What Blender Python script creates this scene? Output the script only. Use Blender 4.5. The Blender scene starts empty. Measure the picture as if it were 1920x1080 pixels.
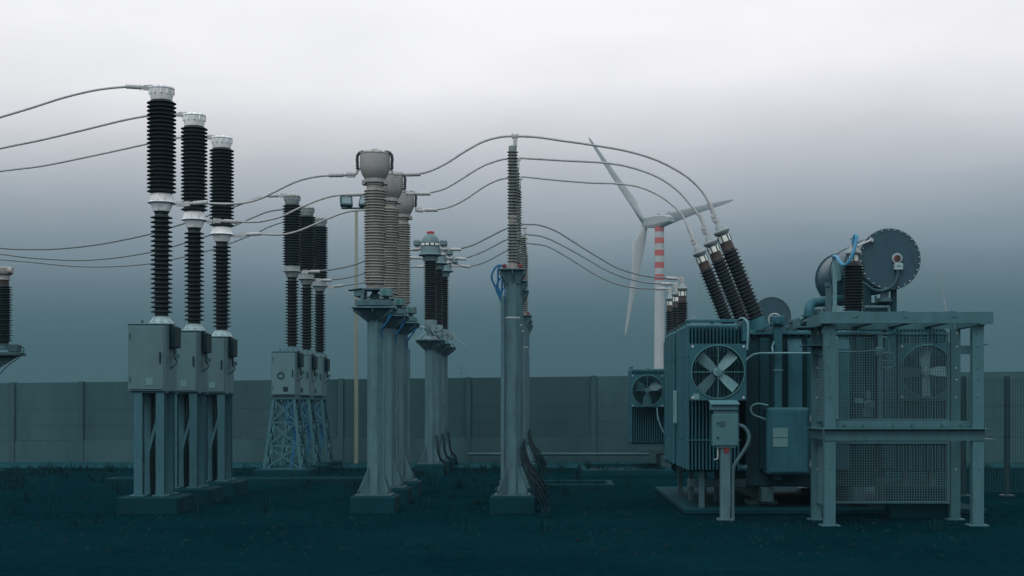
import bpy, math, random
from mathutils import Vector, Matrix
random.seed(7)
R = math.radians
scene = bpy.context.scene
COL = scene.collection

# ------------------------------------------------------------------ camera, sky, sun, exposure
FPX, U0, V0, H = 2700.0, 1018.0, 757.0, 1.8      # focal length and vanishing point in 1920 x 1080 pixels, eye height
cam_d = bpy.data.cameras.new("camera")
cam = bpy.data.objects.new("camera", cam_d)
COL.objects.link(cam)
cam.location = (0, 0, H)
cam.rotation_euler = (R(90), 0, 0)
cam_d.sensor_width = 36
cam_d.lens = FPX / 1920 * 36
cam_d.shift_x = (960 - U0) / 1920
cam_d.shift_y = (V0 - 540) / 1920
cam_d.clip_start = 0.1
cam_d.clip_end = 9000
scene.camera = cam

SUN_EL, SUN_AZ = 52, 205                          # high behind the photographer, a little to the left
world = bpy.data.worlds.new("World")
scene.world = world
world.use_nodes = True
wn, wl = world.node_tree.nodes, world.node_tree.links
wn.clear()
w_out = wn.new("ShaderNodeOutputWorld")
w_mix = wn.new("ShaderNodeMixShader")
w_clear = wn.new("ShaderNodeBackground")
w_cloud = wn.new("ShaderNodeBackground")
w_sky = wn.new("ShaderNodeTexSky")
w_sky.sky_type = 'NISHITA'
w_sky.sun_disc = False
w_sky.sun_elevation = R(SUN_EL)
w_sky.sun_rotation = R(SUN_AZ)
w_clear.inputs[1].default_value = 0.06
wl.new(w_sky.outputs[0], w_clear.inputs[0])
tc = wn.new("ShaderNodeTexCoord")
sep = wn.new("ShaderNodeSeparateXYZ")
wl.new(tc.outputs["Generated"], sep.inputs[0])
mp = wn.new("ShaderNodeMapping")
mp.inputs["Scale"].default_value = (1.6, 1.6, 5.0)
wl.new(tc.outputs["Generated"], mp.inputs[0])
nz = wn.new("ShaderNodeTexNoise")
nz.inputs["Scale"].default_value = 2.2
nz.inputs["Detail"].default_value = 4
nz.inputs["Roughness"].default_value = 0.5
wl.new(mp.outputs[0], nz.inputs[0])
sub = wn.new("ShaderNodeMath"); sub.operation = 'SUBTRACT'; sub.inputs[1].default_value = 0.5
wl.new(nz.outputs[0], sub.inputs[0])
mul = wn.new("ShaderNodeMath"); mul.operation = 'MULTIPLY'; mul.inputs[1].default_value = 0.05
wl.new(sub.outputs[0], mul.inputs[0])
add = wn.new("ShaderNodeMath"); add.operation = 'ADD'
wl.new(sep.outputs[2], add.inputs[0]); wl.new(mul.outputs[0], add.inputs[1])
skew = wn.new("ShaderNodeMath"); skew.operation = 'MULTIPLY_ADD'; skew.inputs[1].default_value = -0.03
wl.new(sep.outputs[0], skew.inputs[0]); wl.new(add.outputs[0], skew.inputs[2])
ramp = wn.new("ShaderNodeValToRGB")
def lin(c):
    return tuple(((x / 255 + .055) / 1.055) ** 2.4 if x > 10 else x / 255 / 12.92 for x in c)
cr = ramp.color_ramp
HAZE_D, HAZE_TOP = 0.0009, 150.0
seen = [(0.0, (59, 92, 102)), (0.02, (64, 97, 106)), (0.045, (77, 106, 117)), (0.07, (95, 119, 130)), (0.10, (120, 138, 150)), (0.132, (147, 159, 169)),
        (0.155, (172, 179, 187)), (0.178, (198, 201, 208)), (0.198, (218, 219, 225)), (0.22, (236, 236, 240)), (0.25, (243, 243, 246)), (0.30, (246, 246, 249))]
air = lin((60, 92, 103))
stops = []                                        # overcast radiance above the haze, by sine of elevation
for p, c in seen:
    T = math.exp(-HAZE_D * min(HAZE_TOP / max(p, 1e-3), 1300))
    stops.append((p, tuple(max(.01, (q - a_ * (1 - T)) / T) / 2 for q, a_ in zip(lin(c), air))))
stops.append((0.75, (0.60, 0.64, 0.68)))
while len(cr.elements) < len(stops):
    cr.elements.new(0.5)
for e, (p, c) in zip(cr.elements, stops):
    e.position = p
    e.color = (*c, 1)
wl.new(skew.outputs[0], ramp.inputs[0])
wl.new(ramp.outputs[0], w_cloud.inputs[0])
n4 = wn.new("ShaderNodeTexNoise"); n4.inputs["Scale"].default_value = 3.1; n4.inputs["Detail"].default_value = 5
l4 = wn.new("ShaderNodeMapRange"); l4.inputs[1].default_value = .3; l4.inputs[2].default_value = .7; l4.inputs[3].default_value = 1.88; l4.inputs[4].default_value = 2.14
wl.new(mp.outputs[0], n4.inputs[0]); wl.new(n4.outputs[0], l4.inputs[0]); wl.new(l4.outputs[0], w_cloud.inputs[1])
w_mix.inputs[0].default_value = 0.97              # closed overcast, a trace of the clear sky behind it
wl.new(w_clear.outputs[0], w_mix.inputs[1]); wl.new(w_cloud.outputs[0], w_mix.inputs[2])
wl.new(w_mix.outputs[0], w_out.inputs[0])

sun_d = bpy.data.lights.new("sun", 'SUN')
sun_d.energy = 1.3
sun_d.angle = R(24)
sun_d.color = (1.0, 0.97, 0.93)
sun = bpy.data.objects.new("sun", sun_d)
COL.objects.link(sun)
el, az = R(SUN_EL), R(SUN_AZ)
to_sun = Vector((math.sin(az) * math.cos(el), math.cos(az) * math.cos(el), math.sin(el)))
sun.rotation_euler = (-to_sun).to_track_quat('-Z', 'Y').to_euler()
sun.location = (-6, -10, 30)

scene.view_settings.view_transform = 'Standard'
scene.view_settings.look = 'None'
scene.view_settings.exposure = 0
scene.view_settings.gamma = 1
scene.view_settings.use_curve_mapping = False
scene.render.engine = 'CYCLES'
scene.cycles.use_denoising = True
scene.cycles.max_bounces = 6
scene.cycles.volume_bounces = 1

# ------------------------------------------------------------------ materials
MATS = {}
def mat(name, col, rough=0.6, metal=0.0, var=0.18, scale=6.0, stretch=(1, 1, 0.35), bump=0.0, bscale=60, dirt=None, dirt_amt=0.5, spec=0.18):
    m = bpy.data.materials.new(name)
    m.use_nodes = True
    n, l = m.node_tree.nodes, m.node_tree.links
    b = n["Principled BSDF"]
    b.inputs["Roughness"].default_value = rough
    b.inputs["Metallic"].default_value = metal
    b.inputs["Specular IOR Level"].default_value = spec
    t = n.new("ShaderNodeTexCoord")
    mp = n.new("ShaderNodeMapping"); mp.inputs["Scale"].default_value = stretch
    oi = n.new("ShaderNodeObjectInfo")
    ofs = n.new("ShaderNodeVectorMath"); ofs.operation = 'SCALE'; ofs.inputs[0].default_value = (17, 23, 31)
    l.new(oi.outputs["Random"], ofs.inputs["Scale"])
    adv = n.new("ShaderNodeVectorMath"); l.new(t.outputs["Object"], adv.inputs[0]); l.new(ofs.outputs[0], adv.inputs[1])
    l.new(adv.outputs[0], mp.inputs[0])
    nz = n.new("ShaderNodeTexNoise"); nz.inputs["Scale"].default_value = scale; nz.inputs["Detail"].default_value = 6
    nz.inputs["Roughness"].default_value = 0.62
    l.new(mp.outputs[0], nz.inputs[0])
    rp = n.new("ShaderNodeValToRGB")
    rp.color_ramp.elements[0].position = 0.3; rp.color_ramp.elements[1].position = 0.72
    rp.color_ramp.elements[0].color = (*[c * (1 - var) for c in col], 1)
    rp.color_ramp.elements[1].color = (*[min(1, c * (1 + var)) for c in col], 1)
    l.new(nz.outputs[0], rp.inputs[0])
    src = rp.outputs[0]
    if dirt:
        n2 = n.new("ShaderNodeTexNoise"); n2.inputs["Scale"].default_value = scale * 0.55; n2.inputs["Detail"].default_value = 8
        n2.inputs["Roughness"].default_value = 0.7
        l.new(mp.outputs[0], n2.inputs[0])
        r2 = n.new("ShaderNodeValToRGB")
        r2.color_ramp.elements[0].position = 0.5; r2.color_ramp.elements[1].position = 0.68
        r2.color_ramp.elements[0].color = (0, 0, 0, 1); r2.color_ramp.elements[1].color = (dirt_amt,) * 3 + (1,)
        l.new(n2.outputs[0], r2.inputs[0])
        mx = n.new("ShaderNodeMix"); mx.data_type = 'RGBA'
        l.new(r2.outputs[0], mx.inputs[0]); l.new(src, mx.inputs[6]); mx.inputs[7].default_value = (*dirt, 1)
        src = mx.outputs[2]
    vr_ = n.new("ShaderNodeMapRange"); vr_.inputs[3].default_value = .9; vr_.inputs[4].default_value = 1.1
    l.new(oi.outputs["Random"], vr_.inputs[0])
    vm = n.new("ShaderNodeMix"); vm.data_type = 'RGBA'; vm.blend_type = 'MULTIPLY'; vm.inputs[0].default_value = 1
    l.new(src, vm.inputs[6]); l.new(vr_.outputs[0], vm.inputs[7]); src = vm.outputs[2]
    l.new(src, b.inputs["Base Color"])
    rr = n.new("ShaderNodeMapRange"); rr.inputs[3].default_value = max(0, rough - .1); rr.inputs[4].default_value = min(1, rough + .12)
    l.new(nz.outputs[0], rr.inputs[0]); l.new(rr.outputs[0], b.inputs["Roughness"])
    if bump:
        n3 = n.new("ShaderNodeTexNoise"); n3.inputs["Scale"].default_value = bscale; n3.inputs["Detail"].default_value = 5
        l.new(t.outputs["Object"], n3.inputs[0])
        bp = n.new("ShaderNodeBump"); bp.inputs["Strength"].default_value = bump; bp.inputs["Distance"].default_value = 0.02
        l.new(n3.outputs[0], bp.inputs["Height"]); l.new(bp.outputs[0], b.inputs["Normal"])
    MATS[name] = m
    return m

mat("cast aluminium", (0.70, 0.74, 0.76), 0.5, 0.0, 0.12, 14, dirt=(0.32, 0.36, 0.37), dirt_amt=0.55)
mat("black silicone", (0.013, 0.022, 0.029), 0.5, 0, 0.25, 9, spec=0.2)
mat("grey porcelain", (0.21, 0.212, 0.195), 0.45, 0, 0.12, 8, dirt=(0.09, 0.10, 0.095), dirt_amt=0.5)
mat("olive porcelain", (0.115, 0.145, 0.143), 0.4, 0, 0.15, 9, dirt=(0.06, 0.06, 0.05), dirt_amt=0.5)
mat("brown porcelain", (0.035, 0.03, 0.03), 0.3, 0, 0.2, 9)
mat("grey tank paint", (0.25, 0.26, 0.255), 0.5, 0, 0.08, 7, dirt=(0.13, 0.13, 0.12), dirt_amt=0.5)
mat("cabinet paint", (0.070, 0.145, 0.162), 0.5, 0, 0.08, 5, dirt=(0.05, 0.10, 0.11), dirt_amt=0.5)
mat("galvanised steel", (0.054, 0.118, 0.140), 0.58, 0.0, 0.2, 9, (1, 1, 0.25), dirt=(0.034, 0.076, 0.092), dirt_amt=0.75)
mat("weathered steel", (0.030, 0.075, 0.088), 0.6, 0, 0.2, 12)
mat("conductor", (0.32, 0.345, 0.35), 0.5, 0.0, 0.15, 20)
mat("dimmed conductor", (0.15, 0.19, 0.20), 0.5, 0.0, 0.15, 20)  # same metal as conductor, the darkening lower in view painted into its colour
mat("clamp metal", (0.36, 0.39, 0.40), 0.45, 0.0, 0.15, 25)
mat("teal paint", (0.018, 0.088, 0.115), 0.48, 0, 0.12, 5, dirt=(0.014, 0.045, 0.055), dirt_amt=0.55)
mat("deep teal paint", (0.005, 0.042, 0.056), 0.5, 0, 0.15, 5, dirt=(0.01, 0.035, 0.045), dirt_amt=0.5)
mat("conservator paint", (0.025, 0.066, 0.090), 0.42, 0, 0.08, 4, dirt=(0.02, 0.05, 0.065), dirt_amt=0.5)
mat("dark hollow", (0.003, 0.022, 0.03), 0.7, 0, 0.2, 6)
mat("fan metal", (0.045, 0.13, 0.15), 0.45, 0, 0.12, 8)
mat("enclosure steel", (0.040, 0.116, 0.137), 0.58, 0, 0.12, 11, dirt=(0.04, 0.08, 0.09), dirt_amt=0.55)
mat("pale conduit", (0.11, 0.235, 0.265), 0.5, 0, 0.1, 12)
mat("glass ring", (0.62, 0.66, 0.62), 0.2, 0, 0.15, 20)
mat("blue cable", (0.02, 0.13, 0.27), 0.5, 0, 0.15, 16)
mat("bright blue cable", (0.04, 0.20, 0.33), 0.45, 0, 0.1, 16)
mat("black rubber", (0.006, 0.022, 0.028), 0.6, 0, 0.2, 10)
mat("red plastic", (0.30, 0.03, 0.045), 0.4, 0, 0.15, 12)
mat("turbine white", (0.44, 0.48, 0.49), 0.45, 0, 0.04, 0.3)
mat("turbine red", (0.50, 0.085, 0.07), 0.5, 0, 0.1, 0.4)
mat("pole paint", (0.20, 0.235, 0.19), 0.55, 0, 0.1, 5)
mat("label plate", (0.09, 0.20, 0.21), 0.5, 0, 0.08, 20)
mat("sign green", (0.02, 0.12, 0.11), 0.5, 0, 0.1, 20)
mat("wall concrete", (0.038, 0.088, 0.098), 0.85, 0, 0.12, 0.9, (1, 1, 0.3), 0.15, 30, dirt=(0.018, 0.062, 0.070), dirt_amt=0.65, spec=0.04)
mat("slab concrete", (0.0035, 0.030, 0.040), 0.85, 0, 0.18, 2.0, (1, 1, 1), 0.2, 40, dirt=(0.004, 0.034, 0.044), dirt_amt=0.6, spec=0.04)
mat("path concrete", (0.006, 0.046, 0.058), 0.88, 0, 0.18, 1.2, (1, 1, 1), 0.2, 35, dirt=(0.004, 0.036, 0.047), dirt_amt=0.6, spec=0.04)
mat("dark grass", (0.003, 0.026, 0.032), 0.7, 0, 0.3, 3, spec=0.04)
mat("fan blade metal", (0.13, 0.26, 0.29), 0.4, 0, 0.1, 8)
mat("dull red", (0.13, 0.03, 0.035), 0.5, 0, 0.15, 12)
mat("blue grey paint", (0.115, 0.19, 0.21), 0.45, 0, 0.1, 8, dirt=(0.07, 0.12, 0.13), dirt_amt=0.5)
mat("dark fittings", (0.035, 0.042, 0.045), 0.5, 0, 0.15, 12)
mat("fence paint", (0.010, 0.040, 0.047), 0.5, 0, 0.15, 8)
mat("mesh wire", (0.065, 0.145, 0.165), 0.5, 0, 0.1, 8)
mat("stand steel", (0.030, 0.098, 0.122), 0.55, 0.0, 0.16, 18, (1, 1, 0.3))
mat("loose stone", (0.0022, 0.020, 0.027), 0.8, 0, 0.5, 2.5, (1, 1, 1), spec=0.05)
mat("box paint", (0.052, 0.140, 0.160), 0.5, 0, 0.06, 6)
mat("dimmed aluminium", (0.24, 0.35, 0.38), 0.5, 0, 0.12, 14)  # cast aluminium dimmed in its colour to stand in for the teal fade
mat("grey casting", (0.20, 0.25, 0.26), 0.5, 0, 0.12, 12)
mat("lamp glass", (0.16, 0.22, 0.24), 0.12, 0, 0.1, 10)

# ground: gravel with soil patches, the dark teal fade put into its colour
m = bpy.data.materials.new("teal gravel"); m.use_nodes = True
n, l = m.node_tree.nodes, m.node_tree.links
b = n["Principled BSDF"]; b.inputs["Roughness"].default_value = 0.85; b.inputs["Specular IOR Level"].default_value = 0.0
t = n.new("ShaderNodeTexCoord")
n1 = n.new("ShaderNodeTexNoise"); n1.inputs["Scale"].default_value = 0.35; n1.inputs["Detail"].default_value = 8; n1.inputs["Roughness"].default_value = .65
vo = n.new("ShaderNodeTexVoronoi"); vo.inputs["Scale"].default_value = 16
l.new(t.outputs["Object"], n1.inputs[0]); l.new(t.outputs["Object"], vo.inputs[0])
r1 = n.new("ShaderNodeValToRGB")
r1.color_ramp.elements[0].position = .35; r1.color_ramp.elements[1].position = .68
r1.color_ramp.elements[0].color = (0.0008, 0.0118, 0.0170, 1); r1.color_ramp.elements[1].color = (0.0016, 0.0175, 0.0240, 1)
l.new(n1.outputs[0], r1.inputs[0])
hs = n.new("ShaderNodeMapRange"); hs.inputs[3].default_value = .72; hs.inputs[4].default_value = 1.3
l.new(vo.outputs["Color"], hs.inputs[0])
mx = n.new("ShaderNodeMix"); mx.data_type = 'RGBA'; mx.blend_type = 'MULTIPLY'; mx.inputs[0].default_value = 1
l.new(r1.outputs[0], mx.inputs[6]); l.new(hs.outputs[0], mx.inputs[7])
l.new(mx.outputs[2], b.inputs["Base Color"])
bp = n.new("ShaderNodeBump"); bp.inputs["Strength"].default_value = .5; bp.inputs["Distance"].default_value = .03
l.new(vo.outputs["Distance"], bp.inputs["Height"]); l.new(bp.outputs[0], b.inputs["Normal"])
MATS["teal gravel"] = m

# ------------------------------------------------------------------ mesh helpers
def W(u, v, Y):
    return Vector(((u - U0) / FPX * Y, Y, H + (V0 - v) / FPX * Y))
def frame(axis):
    a = Vector(axis).normalized()
    ref = Vector((0, 1, 0)) if abs(a.y) < 0.9 else Vector((1, 0, 0))
    x = ref.cross(a).normalized()
    return x, a.cross(x).normalized(), a
WORLD = {}
class MB:
    def __init__(s):
        s.v, s.f = [], []
    def add(s, vs, fs):
        o = len(s.v)
        s.v += [Vector(p) for p in vs]
        s.f += [[i + o for i in f] for f in fs]
        return s
    def box(s, x0, x1, y0, y1, z0, z1, bev=0.0):
        b = min(bev, (x1 - x0) * .45, (y1 - y0) * .45, (z1 - z0) * .45)
        if b <= 0:
            vs = [(x, y, z) for x in (x0, x1) for y in (y0, y1) for z in (z0, z1)]
            return s.add(vs, [(0, 1, 3, 2), (4, 6, 7, 5), (0, 4, 5, 1), (2, 3, 7, 6), (0, 2, 6, 4), (1, 5, 7, 3)])
        X, Y, Z = (x0, x1), (y0, y1), (z0, z1)
        vs, ix = [], {}
        for i in (0, 1):
            for j in (0, 1):
                for k in (0, 1):
                    sx, sy, sz = (1 - 2 * i), (1 - 2 * j), (1 - 2 * k)
                    for q in range(3):
                        p = [X[i] + sx * b, Y[j] + sy * b, Z[k] + sz * b]
                        p[q] = (X[i], Y[j], Z[k])[q]
                        ix[i, j, k, q] = len(vs); vs.append(p)
        fs = []
        for q in range(3):
            a, c = (q + 1) % 3, (q + 2) % 3
            for e in (0, 1):
                lst = []
                for (aa, cc) in ((0, 0), (1, 0), (1, 1), (0, 1)):
                    idx = [0, 0, 0]; idx[q] = e; idx[a] = aa; idx[c] = cc
                    lst.append(ix[(*idx, q)])
                fs.append(lst if e else lst[::-1])
            for aa in (0, 1):                        # edges along q
                for cc in (0, 1):
                    def key(e, qq):
                        idx = [0, 0, 0]; idx[q] = e; idx[a] = aa; idx[c] = cc
                        return ix[(*idx, qq)]
                    lst = [key(0, a), key(1, a), key(1, c), key(0, c)]
                    fs.append(lst if aa == cc else lst[::-1])
        for i in (0, 1):
            for j in (0, 1):
                for k in (0, 1):
                    lst = [ix[i, j, k, 0], ix[i, j, k, 1], ix[i, j, k, 2]]
                    fs.append(lst if (i + j + k) % 2 else lst[::-1])
        return s.add(vs, fs)
    def bar(s, p, q, w, h=None):                      # square bar between two points
        p, q = Vector(p), Vector(q); h = h or w
        x, y, a = frame(q - p)
        vs = [o + x * sx * w / 2 + y * sy * h / 2 for o in (p, q) for sx, sy in ((-1, -1), (1, -1), (1, 1), (-1, 1))]
        return s.add(vs, [(3, 2, 1, 0), (4, 5, 6, 7), (0, 1, 5, 4), (1, 2, 6, 5), (2, 3, 7, 6), (3, 0, 4, 7)])
    def lathe(s, prof, c, axis=(0, 0, 1), n=28, cap=True, ph=0.0):   # prof = [(radius, distance along axis)]
        c = Vector(c); x, y, a = frame(axis)
        vs, fs = [], []
        for r, h in prof:
            for i in range(n):
                t = 2 * math.pi * (i + ph) / n
                vs.append(c + a * h + (x * math.cos(t) + y * math.sin(t)) * max(r, 1e-4))
        for j in range(len(prof) - 1):
            for i in range(n):
                k = (i + 1) % n
                fs.append((j * n + i, j * n + k, (j + 1) * n + k, (j + 1) * n + i))
        if cap:
            fs.append(tuple(reversed(range(n))))
            fs.append(tuple(range((len(prof) - 1) * n, len(prof) * n)))
        return s.add(vs, fs)
    def cyl(s, p, q, r0, r1=None, n=16):
        p, q = Vector(p), Vector(q)
        L = (q - p).length
        return s.lathe([(r0, 0), (r0 if r1 is None else r1, L)], p, q - p, n)
    def tube(s, pts, r, n=10):
        pts = [Vector(p) for p in pts]
        vs, fs = [], []
        x = None
        for i, p in enumerate(pts):
            t = (pts[min(i + 1, len(pts) - 1)] - pts[max(i - 1, 0)]).normalized()
            if x is None:
                x = frame(t)[0]
            x = (x - t * x.dot(t)).normalized()
            y = t.cross(x)
            for k in range(n):
                a = 2 * math.pi * k / n
                vs.append(p + (x * math.cos(a) + y * math.sin(a)) * r)
        for j in range(len(pts) - 1):
            for i in range(n):
                k = (i + 1) % n
                fs.append((j * n + i, j * n + k, (j + 1) * n + k, (j + 1) * n + i))
        fs.append(tuple(reversed(range(n)))); fs.append(tuple(range((len(pts) - 1) * n, len(pts) * n)))
        return s.add(vs, fs)
    def prism(s, poly, d):                            # polygon pushed along d
        poly = [Vector(p) for p in poly]; d = Vector(d); k = len(poly)
        vs = poly + [p + d for p in poly]
        fs = [tuple(reversed(range(k))), tuple(range(k, 2 * k))]
        fs += [(i, (i + 1) % k, (i + 1) % k + k, i + k) for i in range(k)]
        return s.add(vs, fs)
    def torus(s, c, axis, Rr, r, n=32, m_=8):
        x, y, a = frame(axis); c = Vector(c)
        vs, fs = [], []
        for i in range(n):
            t = 2 * math.pi * i / n
            d = x * math.cos(t) + y * math.sin(t)
            for j in range(m_):
                q = 2 * math.pi * j / m_
                vs.append(c + d * (Rr + r * math.cos(q)) + a * r * math.sin(q))
        for i in range(n):
            for j in range(m_):
                fs.append((i * m_ + j, ((i + 1) % n) * m_ + j, ((i + 1) % n) * m_ + (j + 1) % m_, i * m_ + (j + 1) % m_))
        return s.add(vs, fs)
    def build(s, name, material, parent=None, smooth=True, origin=None, angle=32):
        me = bpy.data.meshes.new(name)
        o = bpy.data.objects.new(name, me)
        COL.objects.link(o)
        if parent is not None:
            base = WORLD[parent]; o.parent = parent
        else:
            base = Vector(origin) if origin is not None else Vector((0, 0, 0))
            o.location = base
        WORLD[o] = base
        me.from_pydata([tuple(p - base) for p in s.v], [], s.f)
        me.materials.append(MATS[material])
        if smooth:
            me.polygons.foreach_set("use_smooth", [True] * len(me.polygons))
            me.set_sharp_from_angle(angle=R(angle))
        me.update()
        return o
def tag(o, label=None, cat=None, group=None, kind=None):
    if label: o["label"] = label
    if cat: o["category"] = cat
    if group: o["group"] = group
    if kind: o["kind"] = kind
    return o
def thing(name, label, cat, loc, group=None):
    o = bpy.data.objects.new(name, None)
    COL.objects.link(o)
    o.location = loc; o.empty_display_size = 0.3
    WORLD[o] = Vector(loc)
    return tag(o, label, cat, group)
def copy_thing(root, loc, label):
    def rec(o, par):
        c = o.copy(); COL.objects.link(c)
        c.parent = par
        for ch in o.children: rec(ch, c)
        return c
    r = rec(root, None)
    r.location = loc; r["label"] = label
    WORLD[r] = Vector(loc)
    return r
def catmull(pts, k=8):
    pts = [Vector(p) for p in pts]
    ext = [pts[0] * 2 - pts[1]] + pts + [pts[-1] * 2 - pts[-2]]
    out = []
    for i in range(1, len(ext) - 2):
        p0, p1, p2, p3 = ext[i - 1:i + 3]
        for j in range(k):
            t = j / k
            out.append(0.5 * ((2 * p1) + (p2 - p0) * t + (2 * p0 - 5 * p1 + 4 * p2 - p3) * t * t + (3 * p1 - p0 - 3 * p2 + p3) * t ** 3))
    out.append(pts[-1])
    return out
def sheds(z0, z1, core, Rb, n, Rs=None):
    p = (z1 - z0) / n
    out = [(core, z0)]
    for i in range(n):
        r = Rb if (Rs is None or i % 2 == 0) else Rs
        zb = z0 + i * p
        out += [(core, zb + .08 * p), (r * .985, zb + .26 * p), (r, zb + .33 * p), (r * .985, zb + .40 * p), (core + (r - core) * .12, zb + .68 * p)]
    out.append((core, z1))
    return out
def bolts(mb, c, axis, rad, n, r, h, ph=0.0):
    x, y, a = frame(axis); c = Vector(c)
    for i in range(n):
        t = 2 * math.pi * (i + ph) / n
        p = c + (x * math.cos(t) + y * math.sin(t)) * rad
        mb.cyl(p, p + a * h, r, n=6)

YA = (24.0, 26.25, 28.5)       # the three phases of the front bay
YB = (36.5, 38.75, 41.0)       # the three phases of the bay behind
S = FPX / YA[0]                # pixels per metre at the front phase
def zz(v): return H + (V0 - v) / S
def pr(lst): return [(r / S, zz(v)) for r, v in lst]

# ------------------------------------------------------------------ setting
ground = MB()
g = 2900
ground.add([(-g, -60, 0), (g, -60, 0), (g, 2 * g - 200, 0), (-g, 2 * g - 200, 0)], [(0, 1, 2, 3)])
tag(ground.build("ground", "teal gravel", smooth=False), kind="structure")
path = MB().box(-30, 24, 39.6, 43.0, 0.004, 0.05, 0.01)
tag(path.build("path", "path concrete", smooth=False), kind="structure")
slab = MB().box(2.3, 7.2, 23.3, 29.6, 0.004, 0.10, 0.015)
tag(slab.build("concrete_slab", "slab concrete", smooth=False), kind="structure")

# perimeter wall: concrete panels between pilasters, following the gently rising ground
YW = 43.5
def wtop(x): return 2.61 + 0.0114 * x
def wmid(x): return 0.80 + 0.0075 * x
wall = thing("perimeter_wall", "long weathered grey concrete panel wall closing the yard behind the equipment", "wall", (0, YW, 0))
pil_u = [-370, -220, -98, 23, 152, 396, 639, 878, 1113, 1352, 1592, 1832, 2070, 2310, 2550]
pil_x = [(u - U0) / FPX * YW for u in pil_u]
def slant(mb, x0, x1, y0, y1, zb, zt):
    vs = [(x, y, f(x)) for x in (x0, x1) for y in (y0, y1) for f in (zb, zt)]
    mb.add(vs, [(0, 1, 3, 2), (4, 6, 7, 5), (0, 4, 5, 1), (2, 3, 7, 6), (0, 2, 6, 4), (1, 5, 7, 3)])
    return mb
for i in range(len(pil_x) - 1):
    a, c = pil_x[i] + .075, pil_x[i + 1] - .075
    p = slant(MB(), a, c, YW + .02, YW + .17, lambda x: wmid(x) + .006, wtop)
    zc = .5 * (wmid(a) + wtop(a))
    slant(p, a, c, YW + .015, YW + .02, lambda x: wmid(x) + .93, lambda x: wmid(x) + .938)   # horizontal board joints cast in the panel
    slant(p, a, c, YW + .015, YW + .02, lambda x: wmid(x) + .45, lambda x: wmid(x) + .457)
    p.build("panel", "wall concrete", wall, smooth=False)
for x in pil_x:
    slant(MB(), x - .075, x + .075, YW - .05, YW + .22, lambda q: 0.0, lambda q: wtop(q) + .022).build("pilaster", "wall concrete", wall, smooth=False)
slant(MB(), pil_x[0], pil_x[-1], YW - .02, YW + .19, lambda x: -.05, wmid).build("plinth", "wall concrete", wall, smooth=False)

rail = MB().cyl((-2.25, 42.9, .30), (3.15, 42.9, .30), .045, n=12)
for x in (-2.0, -.6, .8, 2.2): rail.cyl((x, 42.9, .02), (x, 42.9, .3), .025, n=8)
tag(rail.build("pipe_rail", "enclosure steel", origin=(.5, 42.9, 0)), "low horizontal pipe on short feet along the foot of the concrete wall", "pipe")

# cable trenches: concrete kerb frames sunk in the gravel
def trench(x0, x1, y0, y1, label):
    t = thing("cable_trench", label, "trench", ((x0 + x1) / 2, (y0 + y1) / 2, 0), "cable trenches in the gravel")
    w = .14
    mb = MB().box(x0, x1, y0, y0 + w, -.05, .13, .015).box(x0, x1, y1 - w, y1, -.05, .13, .015)
    mb.box(x0, x0 + w, y0 + w + .002, y1 - w - .002, -.05, .128, .015).box(x1 - w, x1, y0 + w + .002, y1 - w - .002, -.05, .128, .015)
    mb.build("kerb", "slab concrete", t, smooth=False)
    MB().box(x0 + w + .003, x1 - w - .003, y0 + w + .003, y1 - w - .003, -.04, .03, 0).build("cover", "dark hollow", t, smooth=False)
trench(1.0, 3.3, 36.3, 40.2, "open concrete trench frame behind the left radiators of the near transformer")
trench(-.5, 1.5, 29.8, 31.6, "narrow concrete trench frame between the tall posts and the near transformer")
trench(-9.8, -3.9, 32.2, 33.0, "long narrow concrete trench frame between the two rows of circuit breakers")

# grass tufts in the gravel
gm = MB()
def tuft(x, y, hgt, k):
    for _ in range(k):
        a = random.uniform(0, 6.28); rr_ = random.uniform(0, .16)
        bx, by = x + rr_ * math.cos(a), y + rr_ * math.sin(a)
        h = hgt * random.uniform(.5, 1.15); lean = random.uniform(.1, .5) * h
        dx, dy = math.cos(a) * lean, math.sin(a) * lean
        px, py = -math.sin(a) * .008, math.cos(a) * .008
        gm.add([(bx - px, by - py, 0), (bx + px, by + py, 0), (bx + dx * .5 + px * .7, by + dy * .5 + py * .7, h * .65),
                (bx + dx * .5 - px * .7, by + dy * .5 - py * .7, h * .65), (bx + dx, by + dy, h)], [(0, 1, 2, 3), (3, 2, 4)])
for _ in range(520):
    x = random.uniform(-16, 12); y = random.choice((random.uniform(37.2, 39.6), random.uniform(30, 39.5), random.uniform(20, 38)))
    if 1.4 < x < 10.4 and 21 < y < 31: continue
    tuft(x, y, random.uniform(.10, .30), random.randint(10, 22))
tag(gm.build("grass", "dark grass", smooth=False), kind="stuff")

sm = MB()
for _ in range(2200):
    y = 17 + 21 * random.random(); x = random.uniform(-.42, .42) * y
    if 2.2 < x < 7.3 and 23 < y < 29.8: continue
    r_ = random.uniform(.012, .038)
    o = len(sm.v); ph = random.uniform(0, 6.28)
    q = [(x + r_ * random.uniform(.7, 1.3) * math.cos(ph + k * 1.257), y + r_ * random.uniform(.7, 1.3) * math.sin(ph + k * 1.257)) for k in range(5)]
    vs = [(a, b_, -.005) for a, b_ in q] + [(x + (a - x) * .6, y + (b_ - y) * .6, r_ * random.uniform(.6, 1.0)) for a, b_ in q]
    sm.add(vs, [(5, 6, 7, 8, 9)] + [(k, (k + 1) % 5, (k + 1) % 5 + 5, k + 5) for k in range(5)])
tag(sm.build("gravel", "loose stone", smooth=False), kind="stuff")

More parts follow.
